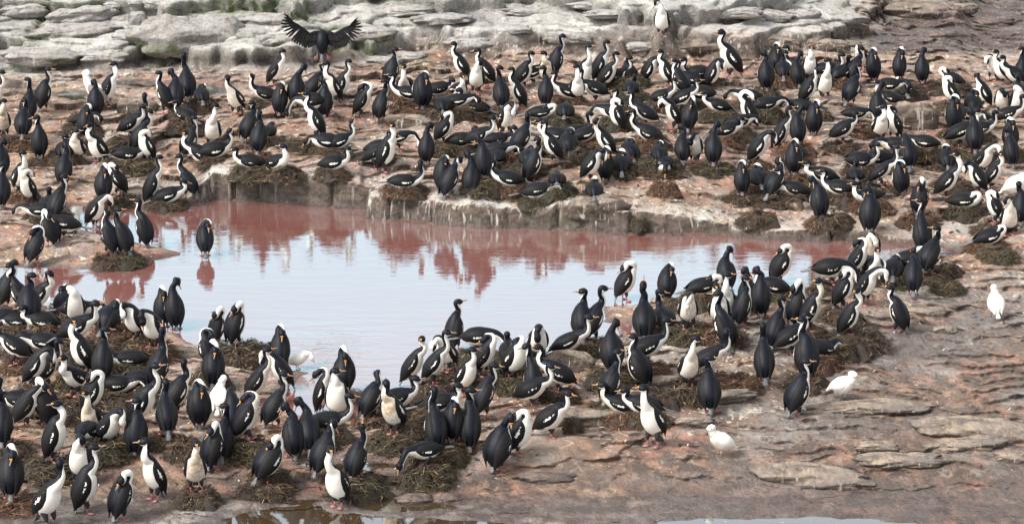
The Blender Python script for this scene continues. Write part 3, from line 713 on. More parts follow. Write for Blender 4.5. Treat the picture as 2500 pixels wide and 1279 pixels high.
def tube_faces(nr, m, base=0):
    i = np.arange(nr * m).reshape(nr, m) + base; j = np.roll(i, -1, 1)
    return np.stack([i[:-1], j[:-1], j[1:], i[1:]], -1).reshape(-1, 4).tolist()
def tube(pts, rad, m, v0=None, flat=1.0):
    pts = np.asarray(pts, float); rad = np.asarray(rad, float)
    v0 = np.array([0.01, 0.02, -1.0]) if v0 is None else v0
    T, N, S = frames(pts, v0, np.zeros(len(pts)))
    a = np.arange(m) * 2 * math.pi / m
    V = pts[:, None] + rad[:, None, None] * (np.cos(a)[None, :, None] * N[:, None] * flat + np.sin(a)[None, :, None] * S[:, None])
    return V.reshape(-1, 3), tube_faces(len(pts), m) + [list(range(m))[::-1], list(range((len(pts) - 1) * m, len(pts) * m))]
class Mesh:
    def __init__(s): s.V = []; s.F = []; s.M = []; s.n = 0; s.A = {}
    def add(s, V, F, m=0, **at):
        V = np.asarray(V, float).reshape(-1, 3); s.V.append(V); s.F += [[i + s.n for i in f] for f in F]; s.M += [m] * len(F)
        for k in set(s.A) | set(at):
            s.A.setdefault(k, np.zeros(s.n)); v = at.get(k, 0.0); s.A[k] = np.concatenate([s.A[k], np.broadcast_to(np.asarray(v, float).ravel(), (len(V),))])
        s.n += len(V)
    def data(s, name, mats): return mesh_data(name, np.vstack(s.V), s.F, mats, s.M, s.A)

PER, RM = 4, 22
CTRL_R = [(.012,.012),(.052,.046),(.094,.090),(.104,.103),(.092,.091),(.067,.066),(.045,.045),(.034,.0335),(.0305,.030),(.034,.034),(.0375,.039),(.028,.029),(.014,.014)]
WHITE = [48,54,62,72,86,98,94,90,86,78,66,52,34]       # half-width of the white front, degrees round from the belly line
STAINW = [.1,.1,.2,.6,1,1,1,.8,.6,.3,.1,0,0]

def make_bird(pose, stain=0.0, turn=None, side=1, gape=False, crest=True, rng=RNG, snow=False, kind='shag'):
    """returns the meshes of one bird standing at the origin and looking along +x; turn = head heading relative to the body"""
    a, zc, neck, hc, pit, yaw, roll = POSE[pose]
    J = lambda s: float(rng.normal(0, s))
    a = R(a + J(6)); fat = 1 + J(0.06)
    nk = 1 + J(0.13); sway = J(.018)
    ca, sa = math.cos(a), math.sin(a); d = np.array([ca, 0, sa]); C = np.array([0, 0, zc + J(.004)])
    P = [C - .188 * d, C - .150 * d, C - .085 * d, C, C + .080 * d, C + .142 * d + np.array([.004, 0, 0])]
    bel0 = np.array([sa, 0, -ca]) * .01
    bel = np.array([sa, 0, -ca]); P[3] = P[3] + bel * .008; P[4] = P[4] + bel * .006
    Sh = P[5]
    loc = lambda q: Sh + np.array([q[0] * nk + J(.004), side * q[2] + J(.005) + sway * min(1, max(0, q[1]) / .1), q[1] * nk + J(.003)])
    N3 = [loc(q) for q in neck]; h = loc(hc)
    yw = side * R(yaw) if turn is None else R(turn)
    if turn is not None and pose in 'BT': yw = side * R(yaw)
    pt = R(pit + J(6)); yw += R(J(7))
    hd = np.array([math.cos(pt) * math.cos(yw), math.cos(pt) * math.sin(yw), math.sin(pt)])
    if turn is not None and pose not in 'BTCP':           # a turned head swings about the top of the neck
        c0 = N3[2]; r = h - c0; fwd = math.hypot(r[0], r[1]); h = c0 + np.array([fwd * math.cos(yw), fwd * math.sin(yw), r[2]])
    P = np.array(P + N3 + [h - .026 * hd, h, h + .030 * hd, h + .046 * hd])
    if kind == 'sheath': d = d * .80; P = [C - .188 * d, C - .150 * d, C - .085 * d, C + bel0, C + .080 * d + bel0, C + .142 * d] + list(P[6:] - np.array([.03, 0, .02]))
    P = np.array(P); rad = np.array(CTRL_R); rad[:6] *= fat
    if kind == 'sheath': rad = rad * np.array([.9,.9,.9,.92,.9,.94,1.0,1.15,1.15,1.02,.98,.98,1])[:, None]
    if pose in 'STKNZ': rad[1:5, 0] *= 1.06
    h = P[10]
    X4 = np.hstack([P, rad, np.array(WHITE)[:, None], np.array(STAINW)[:, None]])
    Q = catmull(X4, PER); SP = Q[:, :3]; rw, rh = Q[:, 3], Q[:, 4]
    ns = len(Q); tt = np.arange(ns) / PER
    T, Nv, S = frames(SP, bel, 0 * tt)                  # the neck twists until the throat hangs below the bill
    want = np.array([0, 0, -1.0]); want = unit(want - hd * (want @ hd))
    rl = math.atan2(want @ S[10 * PER], want @ Nv[10 * PER]) * (sstep(7.6, 9.8, tt) if pose in 'BT' else sstep(5.6, 9.6, tt))
    T, Nv, S = frames(SP, bel, rl)
    ph = np.arange(RM) * 2 * math.pi / RM
    V = SP[:, None] + rw[:, None, None] * np.sin(ph)[None, :, None] * S[:, None] + rh[:, None, None] * np.cos(ph)[None, :, None] * Nv[:, None]
    ang = np.degrees(np.minimum(ph, 2 * math.pi - ph))
    wb = np.where(tt < 8.5, 1.0, 1.0)[:, None]
    pat = (Q[:, 5][:, None] - ang[None, :]) / 60.0 * wb
    if snow: pat = np.ones_like(pat)
    stn = np.clip(Q[:, 6][:, None] * stain * (0.55 + 0.6 * np.cos(ph)[None, :]), 0, 1)
    B = Mesh()
    F = tube_faces(ns, RM) + [list(range(RM))[::-1], list(range((ns - 1) * RM, ns * RM))]
    B.add(V, F, 0, pat=pat, stn=stn)
    parts = {'body': B}
    # wings: shells lying on the flank, tips past the rump
    nu, nv = 18, 9
    for w in (-1, 1):
        u = np.linspace(0, 1, nu)[:, None]; v = np.linspace(0, 1, nv)[None, :]
        s = 5.05 - u * 4.35
        half = np.interp(u, [0, .07, .2, .5, .75, .9, 1], [8, 30, 44, 47, 40, 26, 8])
        cen = np.interp(u, [0, .3, .7, 1], [104, 104, 110, 122])
        pd = np.radians(cen + half * (2 * v - 1))                  # v = 0 next to the belly, v = 1 next to the spine
        k = np.clip(s * PER, 0, ns - 1.001); i0 = k.astype(int); f = k - i0
        lerp = lambda A: A[i0[:, 0]] * (1 - f) + A[i0[:, 0] + 1] * f
        c, n_, s_, t_ = lerp(SP), lerp(Nv), lerp(S), lerp(T)
        r1 = lerp(rw[:, None])[:, 0][:, None]; r2 = lerp(rh[:, None])[:, 0][:, None]
        off = -.004 + .017 * np.sin(math.pi * np.clip(v, 0, 1)) ** 0.6 * np.sin(math.pi * np.clip(u * .9 + .08, 0, 1)) ** 0.5 + .006 * u
        r1 = np.maximum(r1, .045 * (u > .6)); r2 = np.maximum(r2, .04 * (u > .6))
        W = c[:, None] + w * ((r1 + off) * np.sin(pd))[..., None] * s_[:, None] + ((r2 + off) * np.cos(pd))[..., None] * n_[:, None]
        W = W - (np.clip(u - .72, 0, 1) * .16)[..., None] * t_[:, None] * (1 - 0.25 * (v[..., None] - .5))
        idx = np.arange(nu * nv).reshape(nu, nv)
        q = np.stack([idx[:-1, :-1], idx[:-1, 1:], idx[1:, 1:], idx[1:, :-1]], -1).reshape(-1, 4)
        if w > 0: q = q[:, ::-1]
        bar = 1.15 * np.exp(-(((v - .30 - .16 * u) / .050) ** 2)) * sstep(.06, .14, u) * sstep(.66, .42, u) * float(rng.choice([1, .9, .75, .6]))
        wm = Mesh(); wm.add(W, q.tolist(), 0, bar=bar * (0 if snow else 1), rowf=np.broadcast_to(u * 4.2 + .35 * np.abs(v - .5), W.shape[:2]))
        if snow: wm.A['pat'] = np.ones(wm.n)
        parts.setdefault('wing', []).append(wm)
    # tail
    tl = .075 if kind == 'sheath' else .150
    b0 = SP[0]; ax = -T[0]; dn = Nv[0]; sd_ = S[0]
    if pose in 'UEGBCP' and kind == 'shag':
        ax = unit(ax + np.array([-.10, 0, -.25]))
        tl = min(tl, (b0[2] - .006) / max(-ax[2], .2)) if ax[2] < 0 else tl
    tm = Mesh(); tv = []
    for kx, (l, wd) in enumerate([(-.05, .016), (.0, .020), (.35, .024), (.7, .028), (1.0, .030)]):
        for q in (-1, -.5, 0, .5, 1):
            e = l * tl if kx < 4 else (1 - .12 * q * q) * tl
            for z in (1, -1): tv.append(b0 + ax * e + sd_ * wd * q + (-dn) * (.0045 * z + .006 * (1 - q * q)))
    fq = []
    g = lambda i, j, z: (i * 5 + j) * 2 + z
    for i in range(4):
        for j in range(4):
            fq.append([g(i, j, 0), g(i, j + 1, 0), g(i + 1, j + 1, 0), g(i + 1, j, 0)]); fq.append([g(i, j, 1), g(i + 1, j, 1), g(i + 1, j + 1, 1), g(i, j + 1, 1)])
        for j in (0, 4): fq.append([g(i, j, 0), g(i + 1, j, 0), g(i + 1, j, 1), g(i, j, 1)])
    for j in range(4): fq.append([g(4, j, 0), g(4, j + 1, 0), g(4, j + 1, 1), g(4, j, 1)])
    tm.add(tv, fq, 0, pat=1.0 if snow else 0.0); parts['tail'] = tm
    # bill and caruncle
    hN, hS = Nv[-1], S[-1]; b = SP[-1]; hT = hd
    bm = Mesh(); L = .028 if kind == 'sheath' else .056
    if gape:
        up = unit(hT - hN * .30); lo = unit(hT + hN * .45)
        for dr, hook in ((up, .3), (lo, 0)):
            pts = [b - dr * .012, b + dr * L * .35, b + dr * L * .8, b + dr * L + hN * .004 * hook]
            v, f = tube(pts, [.0085, .006, .004, .0015], 8, hN, .7); bm.add(v, f, 0)
        v, f = tube([b - hT * .012, b + hT * .006, b + hT * .018], [.010, .008, .002], 8, hN); bm.add(v, f, 2)
    else:
        pts = [b - hT * .012, b + hT * L * .3 + hN * .001, b + hT * L * .75, b + hT * L * .95 + hN * .002, b + hT * L + hN * .009]
        v, f = tube(pts, [.0105, .0078, .0055, .0048, .0018], 8, hN); bm.add(v, f, 0)
    if kind == 'shag':
        for w in (-1, 1):
            c0 = b - hT * .004 - hN * .009 + hS * .0065 * w
            v, f = tube([c0 - hT * .012, c0 - hT * .006, c0 + hT * .004, c0 + hT * .012], [.003, .0085, .0085, .002], 8, hN); bm.add(v, f, 1)
    parts['bill'] = bm
    # eyes
    parts['eyes'] = [h + hd * .016 + hS_ * .0265 * w - nN * .006 for w, hS_, nN in ((-1, S[10 * PER], Nv[10 * PER]), (1, S[10 * PER], Nv[10 * PER]))]
    if crest and kind == 'shag':
        cm = Mesh(); c0 = h + hd * .012 - Nv[10 * PER] * .030
        for q in range(5):
            dr = unit(-Nv[10 * PER] * 1.0 - hd * (.25 + .25 * q) + hS * J(.25)); l = .020 + .006 * abs(J(1))
            v, f = tube([c0 - hd * .005 * q - dr * .006, c0 - hd * .005 * q + dr * l * .6, c0 - hd * .006 * q + dr * l - hd * .004], [.004, .0028, .0006], 5); cm.add(v, f, 0)
        parts['crest'] = cm
    # legs
    if pose in STANDS:
        hipx = C[0] + .0 * ca - .02; hz = zc - .05
        for w in (-1, 1):
            lm = Mesh(); y0 = .047 * w; fx = .012 if pose not in 'HD' else .03
            fx += J(.012); yy = y0 + J(.006)
            kz = .052
            if kind == 'sheath': y0 *= .8; yy *= .8; kz = .07
            v, f = tube([(hipx + .005, y0 * .8, hz + .02), (hipx + .012, y0, hz - .02), (fx - .004, yy, kz + .022), (fx - .006, yy, kz)], [.034, .036, .019, .009], 10, np.array([1., 0, 0])); lm.add(v, f, 0)
            v, f = tube([(fx - .005, yy, kz + .012), (fx - .012, yy, kz * .55), (fx - .004, yy, .010)], [.0085, .0062, .0070] if kind == 'shag' else [.006, .0045, .005], 7, np.array([1., 0, 0])); lm.add(v, f, 1)
            if kind == 'shag':   # webbed foot: a fan between four toes
                toe = []; A = [(-58, .036), (-20, .056), (12, .064), (38, .052)]
                top = [(fx - .012, yy, .016)]; bot = [(fx - .012, yy, .000)]
                for (ad, l) in A:
                    x_, y_ = fx - .012 + l * math.cos(R(ad)), yy + w * l * math.sin(R(ad)); top.append((x_, y_, .006)); bot.append((x_, y_, .0))
                n = len(top); lm.add(top + bot, [[0, i, i + 1] for i in range(1, n - 1)] + [[n, n + i + 1, n + i] for i in range(1, n - 1)] + [[i, n + i, n + i + 1, i + 1] for i in range(1, n - 1)] + [[0, n, n + 1, 1], [n - 1, 2 * n - 1, n, 0]], 1)
            else:
                for ad, l in ((-32, .034), (0, .040), (32, .034), (180, .016)):
                    v, f = tube([(fx - .004, yy, .007), (fx - .004 + .6 * l * math.cos(R(ad)), yy + .6 * l * math.sin(R(ad)), .006), (fx - .004 + l * math.cos(R(ad)), yy + l * math.sin(R(ad)), .002)], [.0045, .0038, .0015], 5); lm.add(v, f, 1)
            parts.setdefault('leg', []).append(lm)
    return parts

EYE_ME = None
def eye_mesh():
    global EYE_ME
    if EYE_ME is None:
        v, f = tube([(-.0075, 0, 0), (-.005, 0, 0), (0, 0, 0), (.005, 0, 0), (.0075, 0, 0)], [.0012, .0056, .0075, .0056, .0012], 8); EYE_ME = mesh_data('eye', v, f, [M_EYE])
    return EYE_ME
def assemble(root, parts, mats, eyes=True):
    link('body', parts['body'].data('body', [mats['body']]), root)
    for w in parts['wing']: link('wing', w.data('wing', [mats['wing']]), root)
    link('tail', parts['tail'].data('tail', [mats['tail']]), root)
    link('bill', parts['bill'].data('bill', [mats['bill'], M_CARUN, M_MOUTH]), root)
    for l in parts.get('leg', []): link('leg', l.data('leg', [mats['thigh'], mats['shank']]), root)
    if 'crest' in parts: link('crest', parts['crest'].data('crest', [M_THIGH]), root)
    if eyes:
        for c in parts['eyes']:
            e = link('eye', eye_mesh(), root); e.location = [float(q) for q in c]
SHAG = dict(body=M_BODY, wing=M_WING, tail=M_TAIL, bill=M_HORN, thigh=M_THIGH, shank=M_PINK)
WHITEBIRD = dict(body=M_SNOW, wing=M_SNOW, tail=M_SNOW, bill=M_BILLD, thigh=M_SNOW, shank=M_SHANK)

# ------------------------------------------------------------ nests: mounds of weed, eight kinds, copied
def nest_mesh(seed, mat):
    rg = np.random.default_rng(seed); m = Mesh(); nr, na = 14, 40
    rr = np.linspace(0, 1, nr)[:, None]; th = np.linspace(0, 2 * math.pi, na, endpoint=False)[None, :]
    prof = np.interp(rr, [0, .35, .55, .72, .9, 1], [.55, .72, .98, .72, .22, -.25])
    x = rr * np.cos(th); y = rr * np.sin(th)
    lump = fbm(x * 2.2 + seed, y * 2.2, 5, seed, .6) * .42
    ed = 1 + .38 * fbm(np.cos(th) * 1.3 + seed, np.sin(th) * 1.3, 3, seed + 2)
    V = np.stack([x * ed, y * ed, prof + lump * np.minimum(rr * 2, 1)], -1).reshape(-1, 3)
    hue = np.clip(.30 + .5 * fbm(x * 3, y * 3 + seed, 3, seed + 5), 0, 1)
    V[:, 2] = V[:, 2] * .84 - .03
    m.add(V, tube_faces(nr, na), 0, hue=hue * .6)
    n = 1500                                             # fronds: thin bent ribbons hugging the mound
    for q in range(n):
        a = rg.uniform(0, 2 * math.pi); r = math.sqrt(rg.uniform(.04, 1.15)); z = float(np.interp(r, [0, .35, .55, .72, .9, 1], [.62, .80, 1.0, .80, .30, -.1]))
        z += float(.42 * fbm(np.array([r * math.cos(a) * 2.2 + seed]), np.array([r * math.sin(a) * 2.2]), 5, seed, .6)[0]) * min(2 * r, 1)
        p = np.array([r * math.cos(a), r * math.sin(a), z]); dr = np.array([rg.normal(), rg.normal(), rg.normal() * .35 + .05])
        out = np.array([math.cos(a), math.sin(a), 0])
        if rg.random() < .45: dr = out + np.array([rg.normal() * .5, rg.normal() * .5, -1.1 if r > .6 else .1])
        dr = unit(dr); L = rg.uniform(.16, .60); w = rg.uniform(.007, .022)
        sx = unit(np.cross(dr, out + np.array([0, 0, .9])))
        up = unit(out * r + np.array([0, 0, .7]))
        k0, k1 = p - dr * L * .5 - up * .01, p + dr * L * .5 - up * rg.uniform(0, .07); km = p + up * rg.uniform(.015, .12)
        m.add([k0 - sx * w * .5, k0 + sx * w * .5, km + sx * w, km - sx * w, k1 + sx * w * .3, k1 - sx * w * .3], [[0, 1, 2, 3], [3, 2, 4, 5]], 0, hue=float(np.clip(rg.normal(.40, .27), 0, 1)))
    return m.data('nest', [mat])
NEST_ME = [nest_mesh(20 + i, (M_NEST, M_NEST, M_NEST_OLIVE, M_NEST, M_NEST_RED, M_NEST, M_NEST_OLIVE, M_NEST_RED)[i]) for i in range(8)]
NEST_WORD = ('dark brown', 'brown', 'olive brown', 'dark brown', 'rusty brown', 'brown', 'olive brown', 'rusty brown')
nest_proto = {}
nest_list = []
def put_nest(p, rx, h, k=None):
    k = int(RNG.integers(0, 8)) if k is None else k
    if k not in nest_proto: o = link('nest', NEST_ME[k]); nest_proto[k] = o
    else: o = nest_proto[k].copy(); COL.objects.link(o)
    ry = rx * float(RNG.uniform(.8, 1.0))
    o.location = (float(p[0]), float(p[1]), float(p[2]) - .012); o.scale = (rx, ry, h); o.rotation_euler = (0, 0, float(RNG.uniform(0, 6.28)))
    nest_list.append((o, k)); return o

# ------------------------------------------------------------ place the cormorants
PW = dict(U='upright', E='relaxed upright', G='sky-pointing', H='stooping', B='sleeping head-on-back', C='breast-preening', P='downward-looking',
          D='low-bending', S='sitting neck-raised', K='sitting short-necked', T='sitting head-tucked', N='sitting reaching-down', Z='sitting sky-pointing')
FW = dict(R='facing right', L='facing left', A='seen from behind', T='facing the viewer', AR='facing away right', AL='facing away left', TL='facing front left', TR='facing front right')
def zone(x, y):
    if y < 645 and x < 430 and y > 500: return 'on the pool\'s left spit'
    if y > 640 and x < 470:
        return 'at lower left below spit' if y < 870 else ('in the crowded lower left' if y < 1060 else 'in the bottom left corner')
    if y > 780 and x < 780: return 'left of the pool inlet' if y < 1000 else 'on bottom left dark nests'
    if y > 1140: return 'beside the bottom brown puddles'
    if y > 790 and x < 1300: return 'right of the pool inlet' if y < 1000 else 'on the lower middle rocks'
    if y > 780 and x < 1720: return 'on the middle near bank' if y < 940 else 'at the bare rock\'s edge'
    if y > 630 and x >= 1430: return 'by the right near bank' if y < 780 else 'on lower right big nests'
    if x < 560: return 'on the far left flat' if y < 350 else 'above the pool\'s left end'
    if x < 900: return 'on the left far bank' if y < 330 else 'above the dark cliff'
    col = 'left' if x < 1200 else 'middle' if x < 1560 else 'right' if x < 1960 else 'far right'
    row = 'back rows' if y < 250 else 'middle rows' if y < 380 else 'front rows'
    return 'in %s of %s crowd' % (row, col) if y < 520 or x > 1700 else 'on the pale front ledge'
birds = []
for e in [b.strip() for l in BIRDS.split('\n') for b in l.split(';') if b.strip()]:
    q = e.split(); birds.append(dict(x=float(q[0]), y=float(q[1]), pose=q[2], hd=q[3], o=q[4:]))
for i, b in enumerate(birds):
    o = b['o']; b['i'] = i
    b['n'] = 'n' in o or (b['pose'] in 'SKTNZ'); b['gape'] = 'o' in o
    b['s'] = max([float(t[1:]) for t in o if t[0] == 's' and t[1:2] in '.01'] + [0.0]); b['z'] = max([float(t[1:]) for t in o if t[0] == 'z'] + [0]) or 1.0
    b['h'] = next((t[1:] for t in o if t[0] == 'h'), None); b['side'] = next((t[1:] for t in o if t in ('sL', 'sR')), None)
STUFF = set(STUFF_IDS)
stuff = {}
for b in birds:
    rg = np.random.default_rng(1000 + b['i'])
    yaw = HEAD[b['hd']] + rg.normal(0, 7); nb = b['n']; sit = b['pose'] in 'SKTNZ'
    lift = 0.0
    if nb:
        lift = float(rg.uniform(.07, .13)) * (1.2 if b['y'] > 640 else 1.0)
    p = hit(b['x'], b['y'] - (3 if not nb else 0), lift)
    if nb:
        rx = float(rg.uniform(.24, .33)); put_nest(p, rx, lift * 1.12, int(rg.integers(0, 8)))
    turn = None
    if b['h']: turn = (HEAD[b['h']] - HEAD[b['hd']] + 180) % 360 - 180
    if turn is not None and abs(turn) > 150: turn = 150 * np.sign(turn)
    side = 1 if rg.random() < .5 else -1
    if b['side']: side = (1 if b['side'] == 'sL' else -1) * (1 if b['hd'] in ('A', 'AL', 'AR') else -1)
    if b['pose'] == 'P' and turn: side = 1 if turn > 0 else -1
    stain = b['s'] if b['s'] > 0 else float(max(0, rg.normal(.10, .10)))
    parts = make_bird(b['pose'], stain, turn, side, b['gape'], rg.random() < .55, rg)
    sc = b['z'] * float(rg.normal(1.0, .035))
    zz = p[2] + (lift * (.97 if not sit else .88) if nb else 0.002)
    b['p'] = p
    if b['i'] in STUFF:
        c, s = math.cos(R(yaw)), math.sin(R(yaw)); M = np.array([[c, -s, 0], [s, c, 0], [0, 0, 1]]) * sc
        for k, mats in (('body', 0), ('tail', 2), ('bill', 3), ('leg', 6), ('wing', 1)):
            for m in (parts.get(k, []) if k in ('leg', 'wing') else [parts[k]]):
                v = np.vstack(m.V) @ M.T + np.array([p[0], p[1], zz])
                stuff.setdefault('m', Mesh()).add(v, m.F, 0, **m.A); stuff['m'].M[-len(m.F):] = [mats + t for t in m.M]
        continue
    root = empty('cormorant', (p[0], p[1], zz), R(yaw)); root.scale = (sc, sc, sc); b['root'] = root; root.rotation_euler = (R(float(rg.normal(0, 2.5))), 0, R(yaw))
    assemble(root, parts, SHAG, eyes=b['y'] > 560)
if stuff:
    o = link('half_hidden_cormorants', stuff['m'].data('half_hidden_cormorants', [M_BODY, M_WING, M_TAIL, M_HORN, M_CARUN, M_MOUTH, M_THIGH, M_PINK]))
    tag(o, 'half hidden cormorants packed in between the others of the colony', 'cormorants', kind='stuff')
# ---- labels: look first, then place, then rank among the few still alike
def base_label(b):
    st = ''
    if b['s'] >= .5 and b['hd'] not in ('A', 'AL', 'AR'): st = 'rusty-breasted '
    elif b['s'] >= .3 and b['hd'] not in ('A', 'AL', 'AR'): st = 'tan-stained '
    if b['gape']: st += 'open-billed '
    return '%s%s cormorant %s, %s' % (st, PW[b['pose']], FW[b['hd']], zone(b['x'], b['y']))
groups = {}
for b in birds:
    if 'root' in b: groups.setdefault(base_label(b), []).append(b)
ORD = ['', 'leftmost', 'second from left', 'third from left', 'fourth from left', 'fifth from left', 'sixth from left', 'seventh from left', 'eighth from left', 'ninth from left', 'tenth from left']
for k, g in groups.items():
    g.sort(key=lambda b: b['x'])
    for n, b in enumerate(g):
        lab = k
        if len(g) == 2: lab = k + (', left one' if n == 0 else ', right one')
        elif len(g) > 2: lab = k + (', rightmost' if n == len(g) - 1 else ', ' + ORD[n + 1])
        b['label'] = lab; tag(b['root'], lab, 'cormorant', 'cormorants of the nesting colony')
# ---- loose nests and their labels (each nest is named by the bird on it or next to it)
for q in [r.split() for l in NESTS.split('\n') for r in l.split(';') if r.strip()]:
    x, y, w = map(float, q); p = hit(x, y - .10 * w); s = px_per_m(p); put_nest(p, w / s / 2 * .95, float(RNG.uniform(.09, .15)))
lab_seen = {}
nl = []
for o, k in nest_list:
    l = o.location; u, v = project(l[0], l[1], l[2] + .1)
    nb = [b for b in birds if 'root' in b]
    nb.sort(key=lambda b: (b['p'][0] - l[0]) ** 2 + (b['p'][1] - l[1]) ** 2)
    d = math.dist((nb[0]['p'][0], nb[0]['p'][1]), (l[0], l[1]))
    rel = 'under the' if d < .12 else ('left of the' if nb[0]['p'][0] > l[0] else 'right of the')
    bl = '%s cormorant %s' % (PW[nb[0]['pose']], FW[nb[0]['hd']])
    nl.append([o, '%s weed nest %s %s' % (NEST_WORD[k], rel, bl), zone(float(u), float(v)), float(u), float(v)])
cnt = {}
for r in nl: cnt.setdefault(r[1], []).append(r)
for k, g in cnt.items():
    zs = {}
    for r in g: zs.setdefault(r[2], []).append(r)
    for z, gg in zs.items():
        gg.sort(key=lambda r: r[3])
        for n, r in enumerate(gg):
            lab = k + ', ' + z if len(g) > 1 or len(k.split()) < 12 else k
            if len(gg) == 2: lab += ', left one' if n == 0 else ', right one'
            elif len(gg) > 2: lab += ', ' + ORD[min(n + 1, 10)]
            tag(r[0], ' '.join(lab.split()[:16]), 'nest', 'seaweed nests of the colony')
# ------------------------------------------------------------ the white sheathbills
SHL = ('plain white sheathbill standing alone on bare rock at far right, seen from behind', 'white sheathbill walking right below the big nests at lower right', 'white sheathbill with dirty belly standing on open rock, facing left',
       'white sheathbill pecking at the tip of the left inlet shore', 'white sheathbill cut by the right edge of the photograph', 'white sheathbill standing among nests at lower left, seen from behind', 'white sheathbill standing behind the right near bank nests by the pool')
POSE['w'] = (36, .172, ((.030,.026,0),(.040,.050,0),(.040,.070,0)), (.052,.092,0), -8, 0, 0)
POSE['v'] = (30, .165, ((.045,.010,0),(.075,-.005,0),(.095,-.03,0)), (.110,-.055,0), -60, 0, 0)
STANDS |= set('wv')
for n, q in enumerate([r.split() for l in SHEATH.split('\n') for r in l.split(';') if r.strip()]):
    rg = np.random.default_rng(500 + n); p = hit(float(q[0]), float(q[1]) - 2)
    pt = make_bird('v' if q[3] == 'peck' else 'w', 0.5 if n == 2 else 0.05, None, 1, False, False, rg, snow=True, kind='sheath')
    root = empty('sheathbill', (p[0], p[1], p[2] + .002), R(HEAD[q[2]] + rg.normal(0, 8))); root.scale = (1.15 if n == 4 else .78 if n == 3 else .95,) * 3
    assemble(root, pt, WHITEBIRD, eyes=True); tag(root, SHL[n], 'sheathbill', 'white sheathbills')
# gull behind the tall white fronted bird
p = hit(240, 262); rg = np.random.default_rng(77)
pt = make_bird('w', 0, None, 1, False, False, rg, snow=True, kind='sheath')
root = empty('gull', (p[0], p[1], p[2] + .002), R(165)); root.scale = (1.25,) * 3
assemble(root, pt, dict(body=M_SNOW, wing=M_GULLW, tail=M_GULLW, bill=M_CARUN, thigh=M_SNOW, shank=M_PINK)); tag(root, 'pale headed gull with grey brown wings behind the tall white fronted cormorant', 'gull')

